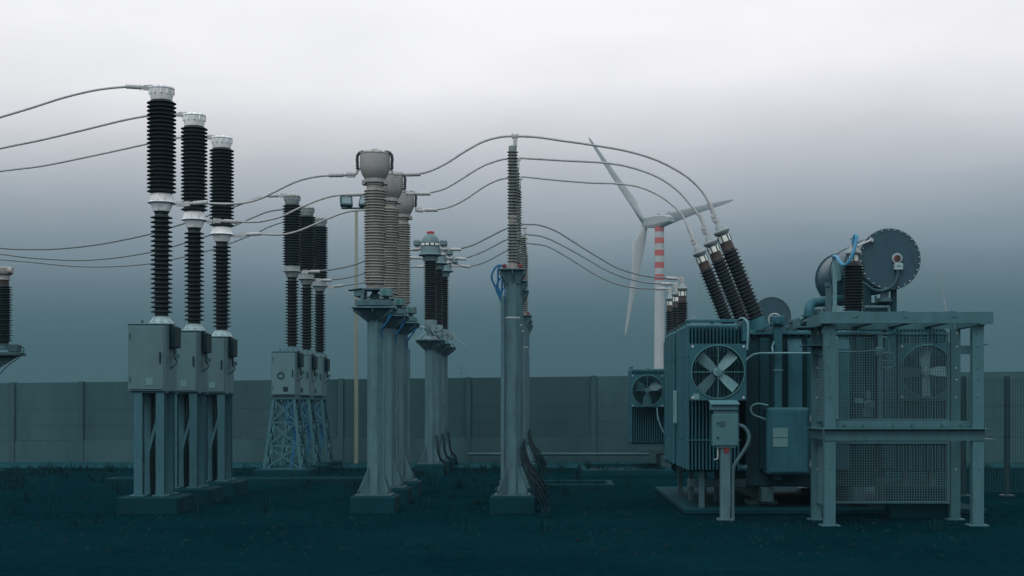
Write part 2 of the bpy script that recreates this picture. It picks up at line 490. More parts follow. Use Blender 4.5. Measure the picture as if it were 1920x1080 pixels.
# ------------------------------------------------------------------ shared pieces
def flared_column(root, X, Y, vplate, half_top, vneck, half_col, n=8, base_half=.30):
    """polygonal galvanised column with a flared head, base gussets, plate and concrete footing"""
    zt, zn = zz(vplate), zz(vneck)
    col = MB().lathe([(half_col * 1.06, .30), (half_col * 1.06, zn - .02), (half_col * 1.06, zt - .03)], (X, Y, 0), n=n, ph=.5)
    col.build("column", "galvanised steel", root, smooth=False)
    MB().lathe([(half_col * 1.30, zn + .01), (half_top * .78 * 1.414, zt - .031)], (X, Y, 0), n=4, ph=.5).build("flare", "galvanised steel", root, smooth=False)
    MB().box(X - half_top, X + half_top, Y - half_top, Y + half_top, zt - .028, zt, .006).build("head_plate", "galvanised steel", root, smooth=False)
    for k in range(8):                                # gussets under the head plate
        a = k * math.pi / 4
        d = Vector((math.cos(a), math.sin(a), 0)); t = Vector((-d.y, d.x, 0)) * .007
        ro = half_top * (1.32 if k % 2 else .97)
        c = Vector((X, Y, 0))
        poly = [c + d * (half_col * .9) + Vector((0, 0, zn - .02)), c + d * ro + Vector((0, 0, zt - .075)), c + d * ro + Vector((0, 0, zt - .03)), c + d * (half_col * .9) + Vector((0, 0, zt - .03))]
        MB().prism([p - t for p in poly], t * 2).build("gusset", "galvanised steel", root, smooth=False)
    for k in range(4):
        a = k * math.pi / 2 + math.pi / 4
        d = Vector((math.cos(a), math.sin(a), 0)); t = Vector((-d.y, d.x, 0)) * .007
        c = Vector((X, Y, 0)); ro = base_half * 1.15
        poly = [c + d * (half_col * .9) + Vector((0, 0, .31)), c + d * ro + Vector((0, 0, .31)), c + d * ro + Vector((0, 0, .36)), c + d * (half_col * .9) + Vector((0, 0, .78))]
        MB().prism([p - t for p in poly], t * 2).build("foot_gusset", "galvanised steel", root, smooth=False)
    fp = MB().box(X - base_half, X + base_half, Y - base_half, Y + base_half, .275, .30, .005)
    for sx in (-1, 1):
        for sy in (-1, 1): fp.cyl((X + sx * base_half * .8, Y + sy * base_half * .8, .3), (X + sx * base_half * .8, Y + sy * base_half * .8, .37), .018, n=6)
    fp.build("foot_plate", "weathered steel", root, smooth=False)
    MB().box(X - base_half * 1.25, X + base_half * 1.25, Y - base_half * 1.25, Y + base_half * 1.25, -.05, .273, .02).build("footing", "slab concrete", root, smooth=False)
def cable_from(root, pts, r, m_="blue cable", name="cable"):
    return MB().tube(catmull(pts, 6), r, 8).build(name, m_, root)

# ------------------------------------------------------------------ circuit breakers
BR = "tall black ribbed circuit breakers"
def breaker(X, Y, lattice, label):
    t = thing("circuit_breaker", label, "circuit breaker", (X, Y, 0), BR)
    c = (X, Y, 0)
    al = "grey casting" if lattice else "cast aluminium"
    cap = MB().lathe(pr([(19, 188.5), (20.5, 183), (22.4, 172), (22.8, 168)]), c, n=36)
    for i in range(12):
        a = i * math.pi / 6 + .2
        x, y = X + math.cos(a) * 22.4 / S, Y + math.sin(a) * 22.4 / S
        cap.box(x - .012, x + .012, y - .012, y + .012, zz(178), zz(169), .003)
    cap.build("top_cap", al, t)
    lid = MB().lathe(pr([(23.6, 168), (24, 166.8), (23.4, 165.5), (19, 164), (13, 161.5), (6, 160.6)]), c, n=36)
    bolts(lid, (X, Y, zz(165.5)), (0, 0, 1), 21 / S, 12, .014, .022)
    lid.build("lid", "cast aluminium" if not lattice else "grey tank paint", t)
    arm = MB().box(X - 42 / S, X - 21 / S, Y - .03, Y + .03, zz(166), zz(162.5), .006)
    for q in (-38, -33, -28): arm.cyl((X + q / S, Y - .02, zz(169.5)), (X + q / S, Y - .02, zz(160.5)), .013, n=6)
    arm.box(X - 23 / S, X - 17 / S, Y - .05, Y + .05, zz(168), zz(159.5), .008)
    arm.build("terminal", "clamp metal", t)
    MB().lathe(pr([(17.5, 363.5)]) + sheds(zz(362), zz(189), 20.6 / S, 27.2 / S, 23) + pr([(18.5, 188.5)]), c, n=32).build("insulator", "black silicone", t)
    MB().lathe(pr([(14.8, 397), (15.6, 396.5), (20.5, 382.5), (22, 381.5)]), c, n=36).build("flange_cone", al, t)
    mf = MB().lathe(pr([(25.5, 381.4), (26.3, 380.4), (25.5, 379), (22.4, 378.4), (22.2, 372), (21.2, 366), (18.5, 363.6)]), c, n=36)
    bolts(mf, (X, Y, zz(379)), (0, 0, 1), 24 / S, 12, .012, .02)
    mf.build("middle_flange", al, t)
    arm = MB().box(X + 20 / S, X + 46 / S, Y - .028, Y + .028, zz(384.5), zz(381), .006)
    for q in (29, 34, 41): arm.cyl((X + q / S, Y - .02, zz(388)), (X + q / S, Y - .02, zz(379.5)), .014, n=6)
    arm.build("terminal", "clamp metal", t)
    MB().lathe(pr([(13, 594)]) + sheds(zz(588), zz(402.5), 12.2 / S, 20.5 / S, 21) + pr([(14, 397.2)]), c, n=32).build("insulator", "black silicone", t)
    bc = MB().lathe(pr([(25, 608.5), (25, 606.8), (23.5, 606.3), (14.3, 594.5), (13.4, 593.5)]), c, n=36)
    bolts(bc, (X, Y, zz(606.5)), (0, 0, 1), 22.6 / S, 10, .014, .03)
    for k in range(8):
        a = k * math.pi / 4 + .2; d = Vector((math.cos(a), math.sin(a), 0)); q = Vector((-d.y, d.x, 0)) * .005; cc = Vector(c)
        poly = [cc + d * (23 / S) + Vector((0, 0, zz(606.2))), cc + d * (24 / S) + Vector((0, 0, zz(604))), cc + d * (14.8 / S) + Vector((0, 0, zz(594.6))), cc + d * (13.6 / S) + Vector((0, 0, zz(594.6)))]
        bc.prism([p - q for p in poly], q * 2)
    bc.build("base_cone", "dimmed aluminium" if not lattice else "galvanised steel", t, angle=25)
    # drive cabinet
    zb, zt = zz(734), zz(608.6)
    x0, x1, y0, y1 = X - .46, X + .15, Y - .36, Y + .42
    x1f = x1
    cb = MB().box(x0, x1f, y0, y1, zb, zt - .02, .01).box(x0 - .012, x1f + .012, y0 - .015, y1 + .012, zt - .019, zt, .006)
    cab = cb.build("cabinet", "cabinet paint", t, smooth=False)
    door = MB().box(x0 + .02, x1f - .02, y0 - .018, y0 - .002, zb + .03, zt - .05, .006)
    d_ = door.build("door", "cabinet paint", cab, smooth=False)
    hd = MB()
    for q in (zt - .2, zb + .2): hd.box(x0 + .03, x0 + .05, y0 - .034, y0 - .018, q - .05, q + .05, .004)
    hd.build("hinge", "weathered steel", d_ if False else cab, smooth=False)
    MB().box(x1f - .085, x1f - .06, y0 - .045, y0 - .018, (zb + zt) / 2 - .09, (zb + zt) / 2 + .09, .006).build("handle", "black rubber", cab, smooth=False)
    MB().box(x0 + .3, x0 + .42, y0 - .024, y0 - .018, zb + .10, zb + .22, .002).build("label_plate", "label plate" if not lattice else "dark hollow", cab, smooth=False)
    if lattice:
        MB().torus((x0 + .24, y0 - .02, zb + .50), (0, 1, 0), .075, .016).build("round_gauge", "black rubber", cab)
    MB().cyl((x0 + .19, Y - .2, zt), (x0 + .19, Y - .2, zt + .07), .028, .018, 10).build("breather", "weathered steel", cab)
    MB().box(x1f + .014, x1f + .10, Y - .10, Y + .30, zz(652), zz(612.5), .012).build("side_housing", "dark hollow", t, smooth=False)
    pp = MB()
    pp.cyl((x1f + .06, Y + .05, zz(653)), (x1f + .06, Y + .05, zz(672)), .022, n=8).cyl((x1f + .10, Y, zz(668)), (x1f + .14, Y - .12, zz(668)), .045, n=12)
    pp.tube(catmull([(x1f + .06, Y + .05, zz(672)), (x1f + .12, Y - .02, zz(680)), (x1f + .05, Y - .05, zz(688)), (x1f + .003, Y, zz(690))], 5), .012, 6)
    pp.build("gas_gauge", "weathered steel", t)
    # stand
    if not lattice:
        for sy in (y0 + .10, y1 - .12):
            for sx in (X - .30, X + .06):
                st = MB().box(sx - .07, sx + .07, sy - .07, sy - .056, .30, zb - .03, .002).box(sx - .07, sx + .07, sy + .056, sy + .07, .30, zb - .03, .002)
                st.box(sx - .006, sx + .006, sy - .055, sy + .055, .30, zb - .03, 0)
                st.box(sx - .12, sx + .12, sy - .12, sy + .12, .275, .299, .003)
                st.build("leg", "stand steel", t, smooth=False)
        fr = MB()
        for sy in (y0 + .10, y1 - .12): fr.box(X - .42, X + .18, sy - .06, sy + .06, zb - .028, zb - .003, .003)
        fr.bar((X - .30, y0 + .10, .5), (X + .06, y0 + .10, zb - .25), .05, .012)
        fr.bar((X - .30, y1 - .12, zb - .25), (X + .06, y1 - .12, .5), .05, .012)
        fr.build("brace", "stand steel", t, smooth=False)
        cd = MB()
        for k, q in enumerate((-.16, -.11, -.05)):
            cd.tube(catmull([(X + q, Y - .05, zb), (X + q + .02, Y - .08, 1.4), (X + q - .02 * k, Y - .06, .8), (X + q, Y, .0)], 6), .022, 8)
        cd.build("cable", "black rubber", t)
        MB().box(X - .6, X + .4, y0 - .15, y1 + .15, -.05, .272, .02).build("footing", "slab concrete", t, smooth=False)
    else:
        zt2 = zb - .10
        MB().box(X - .45, X + .14, y0 + .05, y1 - .05, zb - .098, zb - .003, .006).build("stand_head", "stand steel", t, smooth=False)
        cx, cy = X - .165, (y0 + y1) / 2
        def leg_p(sx, sy, q): return Vector((cx + sx * (.46 - .20 * q), cy + sy * (.46 - .16 * q), .16 + (zt2 - .16) * q))
        for sx in (-1, 1):
            for sy in (-1, 1): MB().bar(leg_p(sx, sy, 0), leg_p(sx, sy, 1), .07).build("leg", "stand steel", t, smooth=False)
        br = MB()
        cs = [(-1, -1), (1, -1), (1, 1), (-1, 1)]
        for k in range(4):
            A, B = cs[k], cs[(k + 1) % 4]
            for q in range(3):
                qa, qb = q / 3, (q + 1) / 3
                br.bar(leg_p(*A, qa), leg_p(*B, qb), .035, .01); br.bar(leg_p(*B, qa), leg_p(*A, qb), .035, .01)
                br.bar(leg_p(*A, qa), leg_p(*B, qa), .035, .035)
        br.build("lattice_bracing", "stand steel", t, smooth=False)
        cd = MB()
        for k in range(4):
            cd.tube(catmull([(X - .2 + k * .07, Y - .1, zb - .1), (X - .15 + k * .09, Y - .2, 1.5), (X + .05 + k * .03, Y - .05, 1.0), (X - .05, Y, .1)], 6), .018, 6)
        cd.build("cable", "blue cable", t)
        MB().box(cx - .7, cx + .7, cy - .7, cy + .7, -.05, .158, .02).build("footing", "slab concrete", t, smooth=False)
    return t
XB = -6.356
b1 = breaker(XB, YA[0], False, "tallest and nearest of the front three black ribbed breakers, over the largest pale drive cabinet")
copy_thing(b1, (XB, YA[1], 0), "middle of the front three black ribbed breakers, its cabinet just behind the largest one")
copy_thing(b1, (XB, YA[2], 0), "farthest of the front three black ribbed breakers on steel legs, third cabinet from the left")
b2 = breaker(XB, YB[0], True, "black ribbed breaker on a lattice stand, nearest and leftmost of the rear three")
copy_thing(b2, (XB, YB[1], 0), "middle of the rear three black ribbed breakers on lattice stands")
copy_thing(b2, (XB, YB[2], 0), "farthest of the rear three black ribbed breakers on lattice stands, closest to the floodlight pole")

# ------------------------------------------------------------------ current transformers (grey tank heads)
def current_transformer(X, Y, label):
    t = thing("current_transformer", label, "current transformer", (X, Y, 0), "grey current transformers with tank heads")
    c = (X, Y, 0)
    MB().lathe(pr([(19, 336), (20.5, 334), (24, 328), (26.6, 321), (28, 313), (28.2, 292), (27.6, 290)]), c, n=44).build("tank_head", "grey tank paint", t)
    lid = MB().lathe(pr([(28.6, 290), (28.6, 288.4), (24, 286.5), (12, 282.2)]), c, n=44)
    bolts(lid, (X, Y, zz(288.2)), (0, 0, 1), 26.5 / S, 12, .013, .02)
    lid.build("tank_lid", "grey tank paint", t)
    MB().lathe(pr([(9, 282.6), (9.4, 281.6), (6, 280.2), (2, 279.8)]), c, n=20).build("relief_cap", "weathered steel", t)
    fl = MB().lathe(pr([(17, 348), (17, 344), (21, 343.4), (21, 340.5), (19.6, 340), (19.6, 336)]), c, n=36)
    for sx in (-1, 1): fl.box(X + sx * 20 / S - .03, X + sx * 20 / S + .03, Y - .09, Y + .09, zz(347), zz(339), .005)
    fl.build("neck_flange", "grey tank paint", t)
    MB().lathe(pr([(15.5, 542), (15.5, 535)]) + sheds(zz(533), zz(355.5), 17.3 / S, 21.2 / S, 34, 20.4 / S) + pr([(16, 355), (15.2, 347.5)]), c, n=36).build("insulator", "grey porcelain", t)
    for s_ in (-1, 1):
        br = MB()
        br.tube([(X + s_ * q / S, Y - .04, zz(v)) for q, v in ((22, 286.5), (28, 287), (32, 292), (33, 300), (32, 306))], .026, 8)
        br.cyl((X + s_ * 22 / S, Y - .06, zz(290)), (X + s_ * 22 / S, Y - .06, zz(284)), .035, n=10)
        br.build("gap_bracket", "dark fittings", t)
        gi = MB().lathe([(r / S, h / S) for r, h in ((1.6, 0), (3.6, 1.5), (3.6, 2.4), (1.8, 4), (3.6, 5.5), (3.6, 6.4), (1.8, 8), (3.4, 9.5), (3.4, 10.4), (1.6, 12))], (X + s_ * 32.2 / S, Y - .04, zz(318)), n=14)
        gi.build("gap_insulator", "dark fittings", t)
        tm = MB().tube([(X + s_ * q / S, Y - .02, zz(v)) for q, v in ((27, 316), (31, 318.5), (33, 321), (34, 325), (38, 326.6), (48, 326.6))], .024, 8)
        tm.box(X + s_ * 44 / S - .085, X + s_ * 44 / S + .085, Y - .045, Y + .02, zz(328.6), zz(324.6), .006)
        for q in (41, 47): tm.cyl((X + s_ * q / S, Y - .02, zz(333)), (X + s_ * q / S, Y - .02, zz(328)), .012, .02, 8)
        tm.build("terminal", "clamp metal", t)
    bf = MB().lathe(pr([(27, 545), (27, 542), (16.5, 541.5)]), c, n=32)
    for sx in (-1, 1):
        for sy in (-1, 1): bf.bar((X + sx * 20 / S, Y + sy * 20 / S, zz(545)), (X + sx * 22 / S, Y + sy * 22 / S, zz(565)), .055)
    bf.lathe(pr([(9, 564), (9, 552), (6, 551), (6, 545)]), c, n=16)
    bf.box(X - 33 / S, X + 33 / S, Y - .30, Y + .30, zz(575.2), zz(564.5), .008)
    bf.build("base_frame", "galvanised steel", t, smooth=False)
    # left box with a rain hood
    MB().box(X - 36 / S, X - 23 / S, Y - .22, Y - .05, zz(557), zz(545), .006).build("terminal_box", "cabinet paint", t, smooth=False)
    MB().prism([(X - 47 / S, Y - .25, zz(546.5)), (X - 22 / S, Y - .25, zz(543.2)), (X - 22 / S, Y - .25, zz(542)), (X - 46 / S, Y - .25, zz(545.4))], (0, .25, 0)).build("rain_hood", "weathered steel", t, smooth=False)
    bx = MB().box(X + 13 / S, X + 35 / S, Y - .30, Y - .10, zz(558), zz(543.5), .006).build("terminal_box", "cabinet paint", t, smooth=False)
    MB().box(X + 14.5 / S, X + 29 / S, Y - .308, Y - .3005, zz(556.5), zz(545), .001).build("sign_plate", "label plate", bx, smooth=False)
    rg = MB().torus((X + 21.5 / S, Y - .309, zz(550.6)), (0, 1, 0), 3.7 / S, .9 / S, 20, 6).lathe([(1.3 / S, 0), (1.3 / S, .004)], (X + 21.5 / S, Y - .310, zz(550.6)), (0, 1, 0), 12)
    rg.build("ring_emblem", "sign green", bx)
    pipes = MB().tube(catmull([(X + 24 / S, Y - .2, zz(558)), (X + 24 / S, Y - .2, zz(562)), (X + 10 / S, Y - .25, zz(563.5)), (X, Y - .2, zz(560))], 5), .012, 6)
    pipes.build("conduit", "black rubber", t); pipes = MB()
    pipes.tube(catmull([(X - 30 / S, Y - .14, zz(557)), (X - 22 / S, Y - .2, zz(560.5)), (X - 8 / S, Y - .2, zz(559)), (X - 3 / S, Y - .1, zz(552))], 5), .014, 6)
    pipes.build("conduit", "black rubber", t)
    flared_column(t, X, Y, 577, 45 / S / 1.15, 603, 14 / S)
    for k in range(3):
        cable_from(t, [(X + (24 - k * 3) / S, Y - .2 - .02 * k, zz(575)), (X + (33 - k * 2) / S, Y - .24, zz(585 + k)), (X + (31 - 2 * k) / S, Y - .22, zz(597 + 2 * k)), (X + (21 - k) / S, Y - .17, zz(609 + 2 * k)), (X + 14.5 / S, Y - .1, zz(616 + 2 * k)), (X + 14.6 / S, Y - .02, zz(640))], .013)
    MB().tube([(X + 15.8 / S, Y - .02, zz(636)), (X + 15.8 / S, Y - .02, .05)], .035, 8).build("conduit", "galvanised steel", t)
    return t
XC = -2.8
c1 = current_transformer(XC, YA[0], "grey tank-headed current transformer on a flared column, nearest and tallest of three")
copy_thing(c1, (XC, YA[1], 0), "middle of the three grey tank-headed current transformers, mostly behind the tallest one")
copy_thing(c1, (XC, YA[2], 0), "farthest of the three grey tank-headed current transformers, its head rightmost and lowest")

# ------------------------------------------------------------------ domed black-sheathed voltage transformers (rear bay)
S2 = FPX / YB[0]
def z2(v): return H + (V0 - v) / S2
def p2(lst): return [(r / S2, z2(v)) for r, v in lst]
def domed_transformer(X, Y, label):
    t = thing("voltage_transformer", label, "voltage transformer", (X, Y, 0), "dome-headed voltage transformers of the rear bay")
    c = (X, Y, 0)
    MB().lathe(p2([(13.5, 490), (14.5, 482), (17, 480.5), (22, 479.5), (22.6, 478), (21.5, 476.6), (19, 475.5), (18, 468), (17, 462)]), c, n=36).build("head_body", "blue grey paint", t)
    bd = MB().lathe(p2([(17.6, 462.2), (17.6, 456.2)]), c, n=36)
    bd.build("head_band", "black rubber", t)
    wn_ = MB()
    for k in range(12):
        a = k * math.pi / 6 + .26
        d = Vector((math.cos(a), math.sin(a), 0)); q = Vector((-d.y, d.x, 0)) * (3.3 / S2)
        p = Vector((X, Y, z2(461.2))) + d * (17.0 / S2)
        wn_.prism([p - q, p + q, p + q + Vector((0, 0, 4.2 / S2)), p - q + Vector((0, 0, 4.2 / S2))], d * (1.2 / S2))
    wn_.build("sight_window", "cast aluminium", t, smooth=False)
    MB().lathe(p2([(17.2, 456.2), (17, 454), (15.5, 448), (12, 442.5), (8, 439.5), (6, 438.5)]), c, n=36).build("dome", "blue grey paint", t)
    MB().lathe(p2([(7, 438.6), (7, 435), (6.2, 434), (2, 433.6)]), c, n=24).build("red_cap", "red plastic", t)
    for s_ in (-1, 1):
        MB().box(X + s_ * 25 / S2 - 6.5 / S2, X + s_ * 25 / S2 + 6.5 / S2, Y - .12, Y + .12, z2(462), z2(450.5), .03).build("junction_box", "blue grey paint", t, smooth=False)
        lg = MB().box(X + s_ * 19.5 / S2 - 2.6 / S2, X + s_ * 19.5 / S2 + 2.6 / S2, Y - .07, Y + .07, z2(468.5), z2(452), .01)
        lg.tube([(X + s_ * q / S2, Y - .05, z2(v)) for q, v in ((18, 466), (24, 467.5), (32, 467.5))], .03, 8)
        lg.build("terminal", "clamp metal", t, smooth=False)
    MB().lathe(p2([(12, 600)]) + sheds(z2(598), z2(491), 9.8 / S2, 13.4 / S2, 26, 12.6 / S2) + p2([(13, 489.6)]), c, n=30).build("insulator", "black silicone", t)
    MB().lathe(p2([(15, 636.5), (14, 634), (7, 630), (8, 622), (11.5, 616), (12.2, 607), (12, 600)]), c, n=30).build("base_bell", "blue grey paint", t)
    ac = MB()
    for q in (8, 17):
        ac.cyl((X + q / S2, Y - .30, z2(616)), (X + q / S2, Y - .05, z2(616)), 6.2 / S2, n=18)
    ac.cyl((X - 18 / S2, Y - .05, z2(614)), (X - 8 / S2, Y - .05, z2(616)), 3.5 / S2, n=12)
    ac.build("drive_cylinder", "blue grey paint", t)
    hs_ = MB()
    hs_.tube(catmull([(X - 15 / S2, Y - .1, z2(615)), (X - 10 / S2, Y - .2, z2(625)), (X - 14 / S2, Y - .2, z2(632)), (X - 18 / S2, Y - .1, z2(636))], 6), .016, 6)
    hs_.build("hose", "pale conduit", t); hs_ = MB()
    hs_.tube(catmull([(X + 4 / S2, Y - .3, z2(620)), (X + 10 / S2, Y - .34, z2(628)), (X + 20 / S2, Y - .3, z2(630)), (X + 24 / S2, Y - .2, z2(637))], 6), .014, 6)
    hs_.build("hose", "pale conduit", t)
    vA = V0 - (z2(637.5) - H) * S; vN = V0 - (z2(657) - H) * S
    flared_column(t, X, Y, vA, 30 / S2 / 1.12, vN, 10.2 / S2)
    MB().tube(catmull([(X + .16, Y - .1, 1.0), (X + .19, Y - .12, .8), (X + .24, Y - .1, .45), (X + .36, Y, .3), (X + .42, Y, 0)], 6), .03, 8).build("conduit", "black rubber", t)
    return t
XV = -2.85
v1 = domed_transformer(XV, YB[0], "dome-headed transformer with a red top and black ribs, nearest of three on flared columns")
copy_thing(v1, (XV, YB[1], 0), "middle of the three dome-headed black-ribbed transformers, its dome partly behind the nearest one")
copy_thing(v1, (XV, YB[2], 0), "farthest of the three dome-headed black-ribbed transformers, rightmost in their cluster")

# ------------------------------------------------------------------ post insulators on tall columns
def post_insulator(X, Y, label):
    t = thing("post_insulator", label, "post insulator", (X, Y, 0), "post insulators on tall steel columns")
    c = (X, Y, 0)
    cl = MB().box(X - 2 / S, X + 11 / S, Y - .04, Y + .04, zz(258), zz(252.5), .008).box(X + 1 / S, X + 8.5 / S, Y - .03, Y + .03, zz(274), zz(258.2), .006)
    for q in (0, 9): cl.cyl((X + q / S, Y - .02, zz(260.5)), (X + q / S, Y - .02, zz(251)), .016, n=6)
    cl.cyl((X - 6 / S, Y, zz(275.5)), (X + 8 / S, Y, zz(272.5)), .022, n=8)
    cl.build("clamp", "clamp metal", t, smooth=False)
    MB().lathe(pr([(7.4, 282), (7.8, 275), (6, 273.4)]), c, n=24).build("cap", "grey casting", t)
    MB().lathe(sheds(zz(403), zz(281.6), 7.2 / S, 10.8 / S, 21, 10.0 / S), c, n=28).build("insulator", "olive porcelain", t)
    jt = MB().lathe(pr([(7.5, 418), (8.2, 416), (7.4, 411), (9, 409.5), (9, 406), (7.6, 403)]), c, n=24)
    bolts(jt, (X, Y, zz(409.5)), (0, 0, 1), 8.6 / S, 8, .012, .03)
    jt.build("joint_flange", "grey porcelain", t)
    MB().lathe(sheds(zz(492), zz(418), 7.2 / S, 10.8 / S, 13, 10.0 / S), c, n=28).build("insulator", "olive porcelain", t)
    bs = MB().lathe(pr([(14, 504.8), (14, 501), (8.5, 500), (8, 492)]), c, n=24)
    bolts(bs, (X, Y, zz(501)), (0, 0, 1), 12 / S, 6, .016, .04)
    bs.build("base_flange", "grey porcelain", t)
    for s_ in (-1, 1):
        MB().lathe([(.028, 0), (.036, .03), (.03, .06), (.01, .075)], (X + s_ * 15 / S, Y - .17, zz(504.8)), n=12).build("plug", "dull red", t)
    flared_column(t, X, Y, 505, 28 / S / 1.1, 534, 14.2 / S)
    dk = MB().box(X - 22 / S, X - 15.2 / S, Y - .10, Y + .06, .2, zz(555), .008)
    dk.build("cable_duct", "galvanised steel", t, smooth=False)
    MB().lathe([(14.2 / S * 1.07, 0), (14.2 / S * 1.07, .02)], (X, Y, zz(597)), n=8, ph=.5, cap=False).build("strap", "clamp metal", t, smooth=False)
    for k in range(2):
        cable_from(t, [(X - 15 / S, Y - .12, zz(500)), (X - (29 - 3 * k) / S, Y - .13, zz(500 + 3 * k)), (X - (39 - 12 * k) / S, Y - .1, zz(518 + 8 * k)), (X - (34 - 6 * k) / S, Y - .06, zz(535 + 3 * k)), (X - (25 - 3 * k) / S, Y - .04, zz(550)), (X - 19 / S, Y - .02, zz(562))], .017)
    bc = MB()
    for k in range(3):
        bc.tube(catmull([(X + .14, Y - .1 + k * .08, 1.1 - .15 * k), (X + .17 + .05 * k, Y - .12 + k * .08, .8 - .1 * k), (X + .30 + .05 * k, Y - .1 + k * .08, .45), (X + .46 + .06 * k, Y + k * .1, .12), (X + .50 + .06 * k, Y + k * .1, -.02)], 6), .017, 8)
    bc.build("ground_cable", "black rubber", t)
    return t
XP = -.505
p1 = post_insulator(XP, YA[0], "tall ribbed post insulator on a steel column, nearest and tallest of its row")
copy_thing(p1, (XP, YA[1], 0), "second tall ribbed post insulator on a column, directly behind the tallest one")
copy_thing(p1, (XP, YA[2], 0), "third tall ribbed post insulator, last of the three whose cables rise highest")
copy_thing(p1, (XP, YB[0], 0), "shorter-looking post insulator of the rear bay, carrying the upper of the three lower right-hand cables")
copy_thing(p1, (XP, YB[1], 0), "post insulator of the rear bay, carrying the middle of the three lower right-hand cables")
copy_thing(p1, (XP, YB[2], 0), "farthest post insulator of the rear bay, carrying the lowest of the three lower right-hand cables")

# lone insulator cut by the left edge of the picture
XL, YL = -13.68, YB[0]
t = thing("instrument_transformer", "lone black ribbed insulator with a grey metal head, cut off by the left edge", "insulator", (XL, YL, 0))
c = (XL, YL, 0)
hd = MB().lathe(p2([(13, 525), (12, 515), (17, 514.5), (18.5, 512), (18.5, 503), (16, 501), (4, 500)]), c, n=32)
hd.cyl((XL + 12 / S2, YL - .1, z2(508)), (XL + 20.5 / S2, YL - .1, z2(508)), .09, n=14)
hd.build("head", "grey tank paint", t)
MB().lathe(p2([(10.5, 535), (10.5, 524)]), c, n=24).build("sleeve", "brown porcelain", t)
MB().lathe(p2([(9.5, 645)]) + sheds(z2(640), z2(535), 11 / S2, 17.6 / S2, 22, 16 / S2), c, n=30).build("insulator", "black silicone", t)
MB().lathe(p2([(16, 655), (16, 652), (10, 650), (9.5, 642)]), c, n=24).build("base_flange", "galvanised steel", t)
fm = MB().box(XL - 50 / S2, XL + 34 / S2, YL - .35, YL + .35, z2(667), z2(661), .006).box(XL + 14 / S2, XL + 32 / S2, YL - .2, YL + .1, z2(660), z2(646), .01)
fm.prism([(XL - 24 / S2, YL - .1, z2(702)), (XL + 33 / S2, YL - .1, z2(667.5)), (XL - 24 / S2, YL - .1, z2(667.5))], (0, .02, 0))
fm.build("bracket", "weathered steel", t, smooth=False)
MB().tube(catmull([(XL + 33 / S2, YL, z2(650)), (XL + 39 / S2, YL, z2(655)), (XL + 30 / S2, YL, z2(670)), (XL + 6 / S2, YL, z2(688)), (XL - 22 / S2, YL, z2(720))], 6), .012, 6).build("cable", "black rubber", t)
MB().lathe([(.13, .1), (.13, z2(667.2))], (XL - 34 / S2, YL, 0), n=8).build("column", "galvanised steel", t, smooth=False)
MB().box(XL - 34 / S2 - .4, XL - 34 / S2 + .4, YL - .4, YL + .4, -.05, .12, .02).build("footing", "slab concrete", t, smooth=False)

# ------------------------------------------------------------------ overhead conductors
def conductor(pts, Y0, Y1, label, group, clamps=((0, 1),), r=.0195, lens=None):
    if Y0 > 30: r *= 1.1
    us = [p[0] for p in pts]
    tot = us[-1] - us[0]
    P = [W(u, v, Y0 + (Y1 - Y0) * (u - us[0]) / tot) for u, v in pts]
    o_ = (P[0] + P[-1]) / 2
    path_ = catmull(P, 8)
    o = MB().tube(path_, r, 10).build("overhead_conductor", "conductor" if Y0 < 30 else "dimmed conductor", origin=o_)
    tag(o, label, "cable", group)
    for at, k in clamps:                             # compression sleeves and bolted pads at the ends
        seq = path_ if at == 0 else path_[::-1]
        d = (seq[4] - seq[0]).normalized()
        a = seq[0]
        mb = MB().cyl(a + d * .12, a + d * .36, r * 1.9, n=12)
        mb.cyl(a - d * .05, a + d * .121, r * 1.35, n=10)
        x, y, z = frame(d)
        mb.bar(a - d * .08, a + d * .06, r * 4.2, r * 2.6)
        o2 = mb.build("end_clamp", "clamp metal" if Y0 < 30 else "conductor", o, smooth=False)
    return o
left_A = [[(-90, 246), (5, 218.5), (60, 202), (120, 183), (180, 169), (235, 163), (277, 164.5)],
          [(-90, 300), (5, 277.5), (80, 262), (160, 243), (230, 226), (275, 217.5), (300, 214.5), (342, 214.5)],
          [(-90, 335), (5, 320.5), (80, 311), (160, 295), (230, 280), (275, 270), (320, 260.5), (355, 256.5), (394, 257)]]
g1 = "cables leaving the tops of the front breakers to the left"
for k, nm in enumerate(("highest of the three pale cables running left out of frame from the front breakers' tops",
                        "middle of the three pale cables running left from the front breakers' tops",
                        "lowest of the three pale cables running left from the front breakers' tops")):
    conductor(left_A[k], YA[k], YA[k], nm, g1, clamps=((1, 1),))
mid_A = [[(349, 382.5), (375, 381), (440, 382), (480, 375), (512, 361), (540, 347), (567, 336.5), (597, 330.5), (625, 328.5), (657, 327.8)],
         [(408, 414), (440, 415.5), (480, 416), (505, 412), (530, 405), (567, 387.5), (605, 372.5), (635, 366), (690, 364)],
         [(455, 440), (480, 439), (525, 440), (555, 434.5), (587, 422), (617, 409), (650, 397.5), (682, 394), (718, 393)]]
g2 = "cables between the front breakers and the grey current transformers"
for k, nm in enumerate(("cable curving up from the nearest front breaker to the tallest tank-headed transformer, highest of three",
                        "middle of the three cables curving from the front breakers to the tank-headed transformers",
                        "lowest of the three cables curving from the front breakers to the tank-headed transformers")):
    conductor(mid_A[k], YA[k], YA[k], nm, g2, clamps=((0, 1), (1, 1)))
ct_A = [[(748, 327.5), (780, 326), (805, 321), (837, 306), (870, 285), (905, 266), (937, 257), (961, 255.2)],
        [(770, 363.2), (795, 362.3), (830, 355), (862, 337.5), (900, 314), (930, 302), (950, 297.6), (975, 296.4)],
        [(786, 393.5), (815, 393), (845, 387), (875, 372), (905, 351.5), (930, 339), (952, 333.5), (983, 331.4)]]
g3 = "cables between the grey current transformers and the tall posts"
